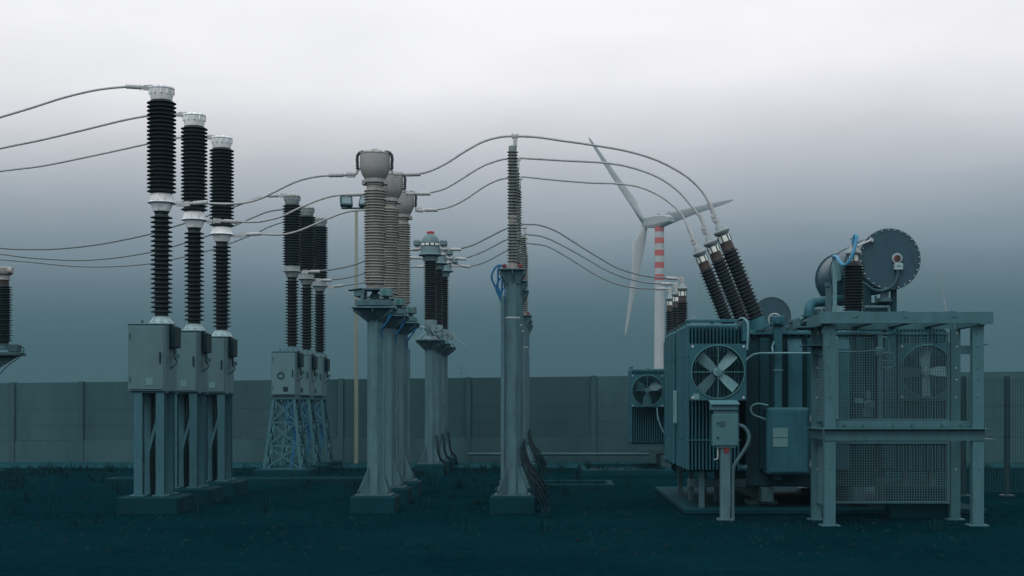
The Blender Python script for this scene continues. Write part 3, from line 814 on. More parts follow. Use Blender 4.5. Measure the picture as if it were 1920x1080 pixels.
for k, nm in enumerate(("cable rising from the tallest tank-headed transformer to the tallest post, highest of three",
                        "middle of the three cables rising from the tank-headed transformers to the tall posts",
                        "lowest of the three cables rising from the tank-headed transformers to the tall posts")):
    conductor(ct_A[k], YA[k], YA[k], nm, g3, clamps=((0, 1),))
YU = (24.0, 25.6, 27.3)
po_A = [[(961, 255.2), (1005, 257), (1055, 264), (1105, 271), (1167, 281.5), (1217, 295), (1255, 311.5), (1290, 333), (1315, 357.5), (1330, 382.5), (1345, 417)],
        [(975, 296.4), (1015, 298.5), (1055, 301), (1130, 305), (1180, 313), (1230, 330.5), (1267, 354.5), (1292, 381), (1315, 412), (1325.5, 437)],
        [(983, 331.4), (1042, 337.5), (1105, 342.5), (1160, 344.5), (1200, 351), (1235, 366), (1262, 385.5), (1280, 405.5), (1294, 434), (1304, 457)]]
g4 = "cables between the tall posts and the leaning bushings"
for k, nm in enumerate(("outermost of the three cables arching from the tall posts to the leaning bushings",
                        "middle of the three cables arching from the tall posts to the leaning bushings",
                        "innermost of the three cables arching from the tall posts to the leaning bushings")):
    conductor(po_A[k], YA[k], YU[k], nm, g4, clamps=((1, 1),))
left_B = [[(-90, 452), (5, 465.5), (60, 467.5), (110, 466.5), (180, 459), (240, 448), (285, 437.5), (345, 419), (390, 404.5), (437, 388.5), (480, 372.5), (505, 368), (531, 366.4)],
          [(-90, 467), (5, 477), (60, 483.5), (140, 488), (210, 484), (285, 472), (345, 456), (397, 439.5), (437, 424), (480, 405.5), (505, 396.5), (540, 391.5), (562, 391)],
          [(-90, 481), (5, 487), (60, 491.5), (130, 498.5), (190, 500), (240, 498), (285, 493.5), (345, 481.5), (402, 466.5), (432, 456), (480, 437), (505, 425), (535, 416), (589, 409)]]
g5 = "cables leaving the tops of the rear breakers to the left"
for k, nm in enumerate(("highest of the three sagging cables passing behind the front breakers to the left edge",
                        "middle of the three sagging cables passing behind the front breakers to the left edge",
                        "lowest of the three sagging cables passing behind the front breakers to the left edge")):
    conductor(left_B[k], YB[k], YB[k], nm, g5, clamps=((1, 1),))
mid_B = [[(573, 509.5), (587, 509), (617, 506), (655, 499), (685, 489), (725, 476), (750, 470.5), (780, 467.5)],
         [(597, 525), (610, 525), (642, 522), (670, 516), (700, 505), (735, 490), (769, 484), (795, 484)],
         [(620, 537.5), (655, 534), (685, 528.5), (720, 517), (750, 505), (770, 501), (806, 499)]]
g6 = "cables between the rear breakers and the dome-headed transformers"
for k, nm in enumerate(("highest of the three thin cables passing behind the grey ribbed columns to the dome-headed transformers",
                        "middle of the three thin cables passing behind the grey ribbed columns to the dome-headed transformers",
                        "lowest of the three thin cables passing behind the grey ribbed columns to the dome-headed transformers")):
    conductor(mid_B[k], YB[k], YB[k], nm, g6, clamps=((0, 1), (1, 1)))
ct_B = [[(838, 467.5), (857, 467), (885, 460), (915, 445.5), (950, 428.5), (981, 420.5)],
        [(849, 484), (870, 484), (905, 472), (950, 449), (985, 439)],
        [(858, 497.5), (880, 499), (910, 491), (950, 470), (987, 456)]]
g7 = "cables between the dome-headed transformers and the rear posts"
for k, nm in enumerate(("highest of the three short cables rising from the dome-headed transformers to the rear posts",
                        "middle of the three short cables rising from the dome-headed transformers to the rear posts",
                        "lowest of the three short cables rising from the dome-headed transformers to the rear posts")):
    conductor(ct_B[k], YB[k], YB[k], nm, g7, clamps=((0, 1),))
YV = (36.5, 38.1, 39.7)
po_B = [[(981, 420.5), (1010, 422), (1040, 432), (1070, 450), (1105, 472), (1142, 494), (1160, 503), (1192, 513.5), (1230, 520), (1262, 522), (1276, 523)],
        [(985, 439), (1020, 444.5), (1060, 463), (1105, 488), (1130, 503), (1167, 519), (1205, 528.5), (1235, 531.8), (1266, 532)],
        [(987, 456), (1025, 461.5), (1060, 480), (1085, 495.5), (1117, 515), (1150, 530), (1187, 539), (1225, 541.5), (1256, 541.5)]]
g8 = "cables between the rear posts and the upright bushings"
for k, nm in enumerate(("highest of the three cables dipping from the rear posts to the upright bushings",
                        "middle of the three cables dipping from the rear posts to the upright bushings",
                        "lowest of the three cables dipping from the rear posts to the upright bushings")):
    conductor(po_B[k], YB[k], YV[k], nm, g8, clamps=((1, 1),))

# ------------------------------------------------------------------ power transformers
def bushing(root, top, axis, L, label=None, k=1.0, nsh=19):
    """oil bushing seen from its head 'top' (dome centre) down along axis; L = length of the ribbed porcelain"""
    a = Vector(axis).normalized(); up = -a
    P = lambda d: top + a * d
    if True:
        core = MB().lathe([(r, h) for r, h in sheds(0, L, .104 * k, .15 * k, nsh)], P(.33 * k + L), up, n=30)
        b_ = core.build("bushing", "black silicone", root)
    hd = MB().lathe([(.05 * k, -.02), (.098 * k, .0), (.128 * k, .03), (.138 * k, .06), (.125 * k, .085), (.095 * k, .10), (.075 * k, .15), (.05 * k, .18), (.03 * k, .20)], P(.06 * k), up, n=28)
    hd.build("head_dome", "grey casting", b_)
    MB().lathe([(.098 * k, 0), (.098 * k, .105 * k)], P(.185 * k), up, n=28).build("sight_glass", "glass ring", b_)
    rb = MB()
    x, y, z = frame(up)
    for i in range(6):
        q = (x * math.cos(i * 1.047) + y * math.sin(i * 1.047)) * .103 * k
        rb.cyl(P(.185 * k) + q, P(.075 * k) + q, .012 * k, n=6)
    rb.build("tie_rod", "weathered steel", b_)
    MB().lathe([(.118 * k, 0), (.112 * k, .01), (.106 * k, .14 * k), (.10 * k, .148 * k)], P(.333 * k), up, n=28).build("sleeve", "brown porcelain", b_)
    st = MB().cyl(P(-.10), P(-.26), .03, n=12)
    st.bar(P(-.16) + Vector((-.035, 0, 0)), P(-.30) + Vector((-.035, 0, 0)), .075, .05)
    for q in (-.19, -.26): st.cyl(P(q) + Vector((-.035, -.05, 0)), P(q) + Vector((-.035, .05, 0)), .018, n=6)
    st.build("terminal", "clamp metal", b_, smooth=False)
    MB().lathe([(.19 * k, 0), (.19 * k, .03), (.15 * k, .04), (.13 * k, .20), (.112 * k, .22)], P(.33 * k + L + .21), up, n=28).build("turret_flange", "teal paint", b_)
    return b_
def fan(root, cx, Yp, cz, rad, blades, ph, half, paint="teal paint", zlo=None):
    """square fan panel with a round opening, wire guard, hub and blades, facing the camera"""
    n = 48
    ring_i, ring_o = [], []
    pan = MB()
    vs = []
    for yy in (Yp, Yp + .05):
        for i in range(n):
            a = 2 * math.pi * i / n
            vs.append((cx + rad * math.cos(a), yy, cz + rad * math.sin(a)))
        for i in range(n):
            a = 2 * math.pi * i / n
            k = half / max(abs(math.cos(a)), abs(math.sin(a)))
            vs.append((cx + k * math.cos(a), yy, cz + k * math.sin(a)))
    fs = []
    for i in range(n):
        j = (i + 1) % n
        fs += [(i, j, n + j, n + i), (2 * n + j, 2 * n + i, 3 * n + i, 3 * n + j), (j, i, 2 * n + i, 2 * n + j), (n + i, n + j, 3 * n + j, 3 * n + i)]
    pan.add(vs, fs)
    f_ = pan.build("fan_panel", paint, root, smooth=False)
    rim = MB().torus((cx, Yp - .008, cz), (0, 1, 0), rad * 1.0, .012, 48, 6)
    rim.build("fan_rim", "fan metal", f_)
    sh = MB().lathe([(rad * .995, 0), (rad * .995, .22)], (cx, Yp + .052, cz), (0, 1, 0), 48, cap=False)
    sh.build("fan_duct", "dark hollow", f_)
    gd = MB()
    for k in range(1, 9): gd.torus((cx, Yp - .012, cz), (0, 1, 0), rad * (.15 + .094 * k), .0016, 40, 4)
    for a in (0, math.pi / 2): gd.bar((cx - rad * math.cos(a), Yp - .018, cz - rad * math.sin(a)), (cx + rad * math.cos(a), Yp - .018, cz + rad * math.sin(a)), .012, .008)
    gd.build("fan_guard", "fan metal", f_, smooth=False)
    hub = MB().lathe([(rad * .17, .12), (rad * .18, .06), (rad * .16, .035), (rad * .10, .03)][::-1], (cx, Yp, cz), (0, 1, 0), 24)
    hub.build("fan_hub", "fan blade metal" if blades == 4 else "fan metal", f_)
    for k in range(blades):
        a = ph + 2 * math.pi * k / blades
        d = Vector((math.cos(a), 0, math.sin(a))); tt = Vector((-math.sin(a), 0, math.cos(a)))
        wv = .20 if blades == 4 else .30
        o = Vector((cx, Yp + .10, cz)); b_ = MB(); pts_f, pts_b = [], []
        for (rr_, wa, wb) in ((.17, -.13, .13), (.5, -wv * .9, wv * .9), (.93, -wv, wv)):
            for w_ in (wa, wb):
                dep = Vector((0, 1, 0)) * (w_ * rad * .55)
                pts_f.append(o + d * rad * rr_ + tt * rad * w_ + dep)
        th = Vector((0, .012, 0))
        vs = pts_f + [p + th for p in pts_f]
        b_.add(vs, [(0, 1, 3, 2), (2, 3, 5, 4), (7, 6, 8, 9), (9, 8, 10, 11), (1, 0, 6, 7), (4, 5, 11, 10), (0, 2, 8, 6), (2, 4, 10, 8), (3, 1, 7, 9), (5, 3, 9, 11)])
        b_.build("fan_blade", "fan blade metal" if blades == 4 else "fan metal", f_, smooth=False)
    bl = MB()
    for sx in (-1, 1):
        for sz in (-1, 1): bl.lathe([(.02, 0), (.02, .014)], (cx + sx * half * .9, Yp - .014, cz + sz * half * .9), (0, 1, 0), 8)
    bl.build("panel_bolt", "clamp metal", f_)
    return f_
def radiator(root, x0, x1, y0, y1, zb, zt, nf, paint="teal paint", mid=True):
    """one radiator: thin hollow fins side by side, joined by header pipes and tie bars"""
    mb = MB()
    p = (x1 - x0) / nf
    for i in range(nf):
        xc = x0 + (i + .5) * p
        mb.box(xc - .010, xc + .010, y0 + .02, y1 - .02, zb + .05, zt - .04, .006)
        mb.box(xc - .017, xc + .017, y0 + .02 + (y1 - y0) * .12, y0 + (y1 - y0) * .42, zb + .09, zt - .07, .008)
        mb.box(xc - .017, xc + .017, y0 + (y1 - y0) * .55, y1 - (y1 - y0) * .14, zb + .09, zt - .07, .008)
    r_ = mb.build("radiator", paint, root, smooth=False)
    for z in (zt - .06, zb + .07):
        h_ = MB()
        h_.cyl((x0 + .02, (y0 + y1) / 2, z), (x1 + .14, (y0 + y1) / 2, z), .055, n=14)
        h_.lathe([(.055, 0), (.05, .012), (.02, .02)], (x0 + .02, (y0 + y1) / 2, z), (-1, 0, 0), 14)
        h_.build("header_pipe", paint, r_)
    for q in ((.22, .78) if mid else (.5,)):
        z = zb + (zt - zb) * q
        MB().box(x0 - .006, x1 + .006, y0 + .004, y0 + .018, z - .009, z + .009, 0).build("tie_bar", paint, r_, smooth=False)
    lg = MB()
    lg.box((x0 + x1) / 2 - .03, (x0 + x1) / 2 + .03, (y0 + y1) / 2 - .012, (y0 + y1) / 2 + .012, zt - .03, zt + .02, .004)
    lg.lathe([(.014, 0), (.014, .05), (.024, .055), (.02, .08)], (x0 + .05, (y0 + y1) / 2, zt - .02), n=8)
    lg.build("lifting_lug", "weathered steel", r_, smooth=False)
    return r_

TX = thing("power_transformer", "large dark teal transformer with three leaning black bushings and a round oil tank", "transformer", (4.6, 25.5, .1))
Yf = 23.0
def xw(u, Y): return (u - U0) / FPX * Y
def zw(v, Y): return H + (V0 - v) / FPX * Y
# left radiators: seven packs one behind the other, in two groups
xl0, xl1 = xw(1292, Yf), xw(1372, Yf)
zt_, zb_ = zw(603, Yf), zw(889, Yf)
yy = Yf + .29
for k in range(8):
    radiator(TX, xl0, xl1 + .18, yy, yy + .52, zb_, zt_, 15, mid=True)
    yy += .545 if k != 3 else .80
hood = MB().box(xl0 - .05, xl1 + .10, Yf + .03, Yf + .10, zw(604.5, Yf), zw(598.5, Yf), .008)
hood.box(xl1 + .19, xl1 + .30, Yf + .05, Yf + .62, zw(640, Yf), zw(600, Yf), .01)
hood.build("top_cover", "teal paint", TX, smooth=False)
fcx, fcz = xw(1346, Yf), zw(697.5, Yf)
f1 = fan(TX, fcx, Yf - .02, fcz, .425, 4, R(48), .452)
MB().box(fcx - .395, fcx - .30, Yf - .028, Yf - .0205, fcz - .44, fcz - .345, .001).build("label_plate", "label plate", f1, smooth=False)
pl = MB().box(xl0 - .055, xl0 + .008, 25.08, 25.20, zw(794, 25.1), zw(733, 25.1), .01)
pl.build("sensor_tube", "pale conduit", TX, smooth=False)
# right radiators and fan
xr0, xr1 = xw(1685, Yf), xw(1788, Yf)
yy = Yf + .29
for k in range(7):
    radiator(TX, xr0, xr1, yy, yy + .52, zb_, zt_, 15)
    yy += .545 if k != 3 else .80
fr_ = fan(TX, xw(1738, Yf), Yf - .02, zw(697, Yf), .425, 4, R(92), .452)
# tank
tx0, tx1, ty0, ty1 = 3.36, 5.52, 23.95, 28.0
zt1 = zw(628, 23.95)
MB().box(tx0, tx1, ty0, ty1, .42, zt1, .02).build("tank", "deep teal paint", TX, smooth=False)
lid = MB().box(tx0 - .08, tx1 + .08, ty0 - .10, ty1 + .10, zt1 + .002, zt1 + .055, .006)
for i in range(16):
    x = tx0 + i * (tx1 - tx0) / 15
    lid.cyl((x, ty0 - .06, zt1 - .03), (x, ty0 - .06, zt1 + .085), .016, n=6)
lid.build("tank_lid", "teal paint", TX, smooth=False)
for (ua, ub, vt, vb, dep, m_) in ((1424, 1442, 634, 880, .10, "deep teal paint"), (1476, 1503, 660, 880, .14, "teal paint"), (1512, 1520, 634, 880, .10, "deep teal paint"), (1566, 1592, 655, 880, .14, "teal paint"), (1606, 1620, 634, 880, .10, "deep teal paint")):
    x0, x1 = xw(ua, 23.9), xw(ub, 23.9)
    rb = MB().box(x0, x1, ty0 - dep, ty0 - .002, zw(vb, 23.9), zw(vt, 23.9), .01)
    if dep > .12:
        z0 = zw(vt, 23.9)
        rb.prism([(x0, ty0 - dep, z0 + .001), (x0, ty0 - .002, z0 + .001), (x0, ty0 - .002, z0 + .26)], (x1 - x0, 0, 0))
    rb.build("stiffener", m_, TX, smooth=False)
ps = MB().box(xw(1451, 23.6), xw(1466, 23.6), 23.55, 23.70, zw(900, 23.6), zw(612, 23.6), .01)
ps.box(xw(1446, 23.6), xw(1471, 23.6), 23.51, 23.74, zw(611.5, 23.6), zw(592, 23.6), .02)
ps.lathe([(.05, 0), (.07, .02), (.06, .05)], (xw(1456, 23.6), 23.51, zw(601, 23.6)), (0, -1, 0), 16)
ps.build("riser_pipe", "teal paint", TX, smooth=False)
MB().box(xw(1450, 23.6), xw(1467.5, 23.6), 23.54, 23.71, zw(695, 23.6), zw(693.5, 23.6), .002).build("strap", "pale conduit", TX, smooth=False)
# fittings on the lid
ft = MB()
zl = zt1 + .056
ft.cyl((4.25, 24.2, zl + .14), (5.2, 24.2, zl + .14), .06, n=14).cyl((4.1, 24.4, zl + .08), (5.3, 24.35, zl + .08), .04, n=12)
ft.bar((4.15, 24.1, zl + .10), (4.62, 24.0, zl + .36), .035).bar((4.25, 24.15, zl + .08), (4.70, 24.05, zl + .34), .035)
ft.lathe([(.04, 0), (.04, .08), (.055, .1), (.02, .14)], (4.62, 24.0, zl + .30), (.4, 0, .3), 10)
for x in (3.75, 4.0, 4.22, 4.9): ft.lathe([(.09, 0), (.09, .05), (.05, .06), (.05, .16), (.075, .17), (.06, .22)], (x, 24.3 + .2 * math.sin(x * 9), zl), n=14)
ft.box(4.55, 4.75, 24.6, 24.75, zl, zl + .42, .01)
for k in range(5): ft.box(4.75, 4.80, 24.6, 24.75, zl + .10 + k * .07, zl + .13 + k * .07, 0)
ft.build("lid_fitting", "weathered steel", TX, smooth=False)
wh = MB().torus((3.86, 24.0, zl + .20), (0, 1, .2), .10, .014, 24, 6).cyl((3.86, 24.0, zl), (3.86, 24.0, zl + .2), .02, n=8)
wh.bar((3.77, 24.0, zl + .2), (3.95, 24.0, zl + .2), .012)
wh.build("hand_wheel", "clamp metal", TX)
hk = MB().tube(catmull([(xl1 + .24, Yf - .05, zw(656, Yf)), (xl1 + .25, Yf - .06, zw(630, Yf)), (xl1 + .25, Yf - .02, zw(606, Yf)), (xl1 + .19, Yf + .1, zw(596, Yf)), (xl1 + .13, Yf + .2, zw(600, Yf)), (xl1 + .11, Yf + .25, zw(615, Yf))], 6), .018, 8)
hk.build("conduit", "pale conduit", TX); hk = MB().tube(catmull([W(1396, 678, 23.3), W(1407, 668, 23.35), W(1420, 663, 23.4), W(1450, 662, 23.45), W(1526, 662, 23.45)], 6), .016, 8)
hk.build("conduit", "pale conduit", TX); hk = MB().tube(catmull([W(1452, 640, 23.5), W(1448, 650, 23.5), W(1449, 660, 23.45)], 6), .014, 8)
hk.build("conduit", "pale conduit", TX); hk = MB().tube(catmull([W(1440, 760, 23.5), W(1420, 757, 23.45), W(1408, 764, 23.45), W(1412, 777, 23.45), W(1432, 785, 23.5), W(1441, 790, 23.5)], 6), .016, 8)
hk.build("conduit", "pale conduit", TX)
# marshalling cabinet on the tank
ycab = 23.35
cb = MB().box(xw(1438.5, ycab), xw(1519, ycab), ycab, ycab + .45, zw(891, ycab), zw(764, ycab), .035).build("marshalling_cabinet", "teal paint", TX, smooth=False)
MB().box(xw(1445, ycab), xw(1513, ycab), ycab - .014, ycab - .001, zw(885, ycab), zw(770, ycab), .006).build("door", "teal paint", cb, smooth=False)
MB().box(xw(1449, ycab), xw(1477, ycab), ycab - .02, ycab - .0145, zw(838, ycab), zw(802, ycab), .002).build("window", "label plate", cb, smooth=False)
MB().box(xw(1449, ycab), xw(1477, ycab), ycab - .0225, ycab - .0203, zw(821, ycab), zw(819.6, ycab), 0).build("window_bar", "weathered steel", cb, smooth=False)
hg = MB()
for v in (785, 870): hg.box(xw(1519.3, ycab), xw(1523, ycab), ycab + .05, ycab + .12, zw(v + 6, ycab), zw(v - 6, ycab), .004)
hg.build("hinge", "clamp metal", cb, smooth=False)
# bushings
for (du, dv), Y in zip(((1352.7, 434), (1332.9, 455), (1311.6, 474)), YU):
    top = W(du, dv, Y)
    bushing(TX, top, (.372, 0, -.928), 1.22)
# conservator
yc0, yc1 = 23.8, 27.6
ccx, ccz, cr_ = xw(1668.5, yc0), zw(486, yc0), 58 / FPX * yc0
cn = MB().lathe([(cr_ * .93, .0), (cr_ * .93, yc1 - yc0)], (ccx, yc0 + .03, ccz), (0, 1, 0), 56)
cons = cn.build("conservator", "conservator paint", TX)
for ya, nm in ((yc0, "end_cover"), (yc1 + .03, "end_cover")):
    ec = MB().lathe([(cr_ * .985, 0), (cr_, .008), (cr_, .03)], (ccx, ya, ccz), (0, 1, 0), 64)
    for i in range(28):
        a = 2 * math.pi * (i + .3) / 28
        q = (ccx + cr_ * .945 * math.cos(a), ya, ccz + cr_ * .945 * math.sin(a))
        ec.cyl((q[0], ya - .016, q[2]), (q[0], ya, q[2]), .014, n=6)
    ec.build(nm, "conservator paint", cons)
bt = MB()
for i in range(28):
    a = 2 * math.pi * (i + .3) / 28
    q = (ccx + cr_ * .945 * math.cos(a), ccz + cr_ * .945 * math.sin(a))
    bt.cyl((q[0], yc0 - .026, q[1]), (q[0], yc0 - .0165, q[1]), .011, n=6)
bt.build("cover_bolt", "clamp metal", cons)
gx, gz = xw(1681.5, yc0), zw(485, yc0)
MB().lathe([(.085, 0), (.09, -.03), (.075, -.04), (.06, -.04)], (gx, yc0 - .002, gz), (0, 1, 0), 24).build("oil_gauge", "grey casting", cons)
MB().lathe([(.055, -.046), (.055, -.0405)], (gx, yc0 - .002, gz), (0, 1, 0), 20).build("gauge_dial", "brown porcelain", cons)
MB().box(gx - .05, gx - .005, yc0 - .052, yc0 - .049, gz - .02, gz + .03, 0).build("gauge_needle", "dull red", cons, smooth=False)
jb = MB().box(xw(1675, yc0), xw(1691, yc0), yc0 - .09, yc0 - .002, zw(507, yc0), zw(494.5, yc0), .008).build("gauge_box", "dimmed aluminium", cons, smooth=False)
MB().box(xw(1679, yc0), xw(1687, yc0), yc0 - .093, yc0 - .0905, zw(500.6, yc0), zw(499.2, yc0), 0).build("marking", "weathered steel", jb, smooth=False)
yq = yc0 - .06
MB().tube(catmull([W(1683, 507, yq), W(1683, 518, yq), W(1678, 530, yq), W(1668, 540, yq), W(1654, 545, yq), W(1638, 543, yq), W(1625, 534, yq), W(1614, 528, yq)], 6), .025, 8).build("conduit", "weathered steel", cons)
hn = MB().tube([W(1607, 462, yq), W(1620, 456, yq), W(1634, 450, yq)], .018, 8).lathe([(.035, 0), (.035, .05)], W(1634, 450, yq), (0, 1, 0), 12)
hn.build("handle", "clamp metal", cons)
dk = MB()
for (ua, va, ub, vb) in ((1619, 475, 1620, 496), (1620.5, 496, 1619.5, 497), (1712, 474, 1713.5, 496)): dk.bar(W(ua, va, yc0 - .02), W(ub, vb, yc0 - .02), .012)
dk.bar(W(1659, 441, yc0 - .02), W(1659, 451, yc0 - .02), .008)
dk.build("grab_rail", "weathered steel", cons, smooth=False)
# wind-on body details: inspection plate and straps on the left side
for q in (1.3, 2.6): MB().torus((ccx, yc0 + q, ccz), (0, 1, 0), cr_ * .94, .016, 48, 6).build("strap", "conservator paint", cons)
MB().box(ccx - cr_ * .95 - .02, ccx - cr_ * .9, yc0 + 1.6, yc0 + 2.1, ccz - .22, ccz + .12, .01).build("inspection_plate", "fan metal", cons, smooth=False)
# conservator saddle
sd = MB()
for ya in (yc0 + .15, yc1 - .4):
    for (ua, ub) in ((1624, 1638), (1676, 1686)):
        sd.box(xw(ua, yc0), xw(ub, yc0), ya, ya + .10, zl, zw(532, yc0), .008)
    sd.box(xw(1638.5, yc0), xw(1675.5, yc0), ya, ya + .10, zw(584, yc0), zw(566, yc0), .008)
sd.box(xw(1620, yc0), xw(1686, yc0), ty0 - .08, ty1, zt1 + .06, zt1 + .12, .008)
sd.build("saddle", "deep teal paint", TX, smooth=False)
vl = MB().lathe([(.10, 0), (.12, .02), (.12, .06), (.07, .08), (.07, .18), (.12, .20), (.12, .24)], (xw(1661, yc0), yc0 + .1, zw(567, yc0)), n=18)
vl.cyl(W(1641, 561, yc0 + .1), W(1653, 561, yc0 + .1), .02, n=8).torus(W(1642, 561, yc0 + .1), (1, 0, 0), .06, .01, 20, 6)
vl.cyl(W(1621, 576, yc0 - .05), W(1667, 576, yc0 - .05), .028, n=10).cyl(W(1667, 590, yc0 - .05), W(1667, 575, yc0 - .05), .028, n=10)
vl.build("oil_valve", "galvanised steel", TX)
bz = MB().tube(catmull([W(1517, 596, 24.0), W(1517, 582, 24.0), W(1520, 572, 24.05), W(1529, 566.5, 24.1), W(1545, 565.5, 24.2), W(1580, 562, 25.2)], 8), .085, 14)
bz.lathe([(.12, 0), (.12, .03)], W(1517, 594, 24.0), n=16)
bz.build("oil_pipe", "teal paint", TX)
# valve riser and instruments seen through the wire mesh
vr = MB().cyl(W(1651, 800, 23.2), W(1651, 622, 23.2), .038, n=12).lathe([(.06, 0), (.075, .03), (.075, .12), (.055, .15)], W(1650, 668, 23.2), n=14)
vr.torus(W(1664, 676, 23.15), (0, 1, 0), .13, .012, 24, 6).bar(W(1652, 676, 23.15), W(1676, 676, 23.15), .012)
vr.tube(catmull([W(1573, 660, 23.3), W(1600, 659.5, 23.3), W(1636, 658, 23.25), W(1648, 655, 23.2)], 6), .016, 8)
vr.tube(catmull([W(1654, 632, 23.2), W(1662, 633, 23.2), W(1666, 645, 23.2), W(1667, 690, 23.2), W(1672, 730, 23.2)], 6), .014, 8)
vr.build("valve_pipe", "enclosure steel", TX)
gg = MB().lathe([(.085, 0), (.085, .04), (.05, .05)], W(1630, 759, 23.3), (0, -1, 0), 20).box(xw(1621, 23.3), xw(1637, 23.3), 23.3, 23.4, zw(782, 23.3), zw(767.5, 23.3), .008).box(xw(1625, 23.3), xw(1633, 23.3), 23.3, 23.4, zw(749, 23.3), zw(734, 23.3), .008)
gg.torus(W(1630, 759, 23.25), (0, 1, 0), .04, .014, 16, 6)
gg.build("thermometer", "fan metal", TX, smooth=False)
MB().box(xw(1603, 23.8), xw(1618, 23.8), 23.775, 23.79, zw(756, 23.8), zw(747.5, 23.8), .002).build("label_plate", "label plate", TX, smooth=False)
# skid and feet
sk = MB()
for x in (3.6, 5.1): sk.box(x, x + .2, 23.7, 28.3, .18, .418, .01)
for x in (2.55, 3.0, 5.9, 6.3):
    for y in (23.5, 25.2, 27.2): sk.box(x, x + .09, y, y + .09, .10, zb_ + .08, .004)
sk.box(2.4, 3.36, 23.8, 23.95, .42, .55, .01).box(5.52, 6.5, 23.8, 23.95, .42, .55, .01)
for x in (3.6, 5.1):
    for y in (24.2, 27.6): sk.box(x - .15, x + .35, y, y + .5, .10, .178, .01)
sk.build("skid_frame", "weathered steel", TX, smooth=False)

# second transformer farther back
TB = thing("power_transformer", "second dark teal transformer half hidden behind the near one, with three small upright bushings", "transformer", (4.6, 41, 0))
Yg = 38.9
for k in range(3):
    radiator(TB, xw(1184, Yg), xw(1246, Yg) + .1, Yg + .29 + k * .55, Yg + .8 + k * .55, zw(835, Yg), zw(690, Yg), 16, mid=False)
fb = fan(TB, xw(1214, Yg), Yg - .02, zw(732.5, Yg), .42, 3, R(30), .445)
hb = MB().tube(catmull([W(1232, 765, Yg - .05), W(1234, 785, Yg - .06), W(1243, 808, Yg - .06), W(1252, 818, Yg - .05)], 6), .02, 8)
hb.build("conduit", "pale conduit", TB)
MB().box(3.5, 6.7, 37.8, 41.8, .40, zw(632, 38.5), .02).build("tank", "deep teal paint", TB, smooth=False)
MB().box(2.55, 3.49, Yg + .3, Yg + .7, .50, .62, .01).box(3.2, 3.45, Yg - .3, Yg + 2, .05, .40, .01).build("skid_frame", "weathered steel", TB, smooth=False)
for (u, v), Y in zip(((1279.5, 541), (1268.5, 552), (1257, 560)), YV):
    b_ = bushing(TB, W(u, v, Y), (0, 0, -1), .95, nsh=15)
    e = MB().tube([W(u - 1, v - 8, Y), W(u, v - 14, Y), W(u - .5, v - 17.5, Y), W(u - 3.5, v - 18.8, Y)], .045, 8)
    e.build("elbow", "clamp metal", b_)
yb = 39.5
cb2 = MB().lathe([(.47, .03), (.47, 1.9)], (xw(1447, yb), yb, zw(593, yb)), (0, 1, 0), 48).build("conservator", "conservator paint", TB)
ec = MB().lathe([(.52, 0), (.53, .01), (.53, .04)], (xw(1447, yb), yb - .01, zw(593, yb)), (0, 1, 0), 48)
for i in range(26):
    a = 2 * math.pi * i / 26
    ec.cyl((xw(1447, yb) + .515 * math.cos(a), yb - .03, zw(593, yb) + .515 * math.sin(a)), (xw(1447, yb) + .515 * math.cos(a), yb + .06, zw(593, yb) + .515 * math.sin(a)), .022, n=6)
ec.build("end_cover", "conservator paint", cb2)
MB().box(xw(1435, yb), xw(1460, yb), yb + .3, yb + 1.2, zw(632, yb) + .1, zw(593, yb) - .4, .01).build("saddle", "deep teal paint", TB, smooth=False)

# ------------------------------------------------------------------ control cabinet on its post, in front of the left fan
yk = 22.2
kx0, kx1 = xw(1337, yk), xw(1385, yk)
CC = thing("control_cabinet", "small pale control box with a sloping rain hood on a steel post before the fan", "control box", (xw(1361, yk), yk + .1, 0))
bxm = MB().box(kx0, kx1, yk, yk + .22, zw(837, yk), zw(776, yk), .008).build("box", "box paint", CC, smooth=False)
MB().box(kx0 + .012, kx1 - .012, yk - .012, yk - .001, zw(835, yk), zw(778, yk), .005).build("door", "box paint", bxm, smooth=False)
MB().box(xw(1349, yk), xw(1360, yk), yk - .018, yk - .0125, zw(800.5, yk), zw(789.5, yk), .002).build("window", "weathered steel", bxm, smooth=False)
for v in (793.5, 820.5): MB().lathe([(.016, 0), (.014, .018)], W(1346, v, yk - .012), (0, -1, 0), 12).build("lock", "black rubber", bxm)
hdm = MB().box(xw(1339, yk), xw(1383, yk), yk + .02, yk + .2, zw(775.8, yk), zw(769, yk), .004)
hdm.box(xw(1333, yk), xw(1383, yk), yk - .02, yk + .22, zw(768.8, yk), zw(756.5, yk), .004)
hdm.prism([(xw(1332, yk), yk - .07, zw(757, yk)), (xw(1332, yk), yk + .26, zw(750, yk)), (xw(1332, yk), yk + .26, zw(752.5, yk)), (xw(1332, yk), yk - .07, zw(759, yk))][::-1], (54 / FPX * yk, 0, 0))
hdm.build("rain_hood", "box paint", CC, smooth=False)
MB().box(xw(1352, yk), xw(1370, yk), yk + .03, yk + .18, 0, zw(838, yk), .006).box(xw(1342, yk), xw(1380, yk), yk + .01, yk + .2, zw(839.5, yk), zw(837.2, yk), .003).box(xw(1346, yk), xw(1376, yk), yk - .02, yk + .23, -.01, .025, .003).build("post", "galvanised steel", CC, smooth=False)
MB().lathe([(.05, 0), (.05, .006)], W(1362, 844, yk + .028), (0, -1, 0), 16).build("red_emblem", "dull red", CC)
MB().tube(catmull([W(1385, 797, yk + .1), W(1395, 801, yk + .1), W(1404, 815, yk + .1), W(1402, 832, yk + .1), W(1390, 852, yk + .1), W(1377, 872, yk + .1), W(1374, 890, yk + .1), W(1374, 985, yk + .1)], 6), .03, 8).build("conduit", "galvanised steel", CC)
MB().tube([W(1346, 838, yk + .05), W(1346, 860, yk + .05), W(1339, 862, yk + .05)], .01, 6).build("drain_pipe", "clamp metal", CC)

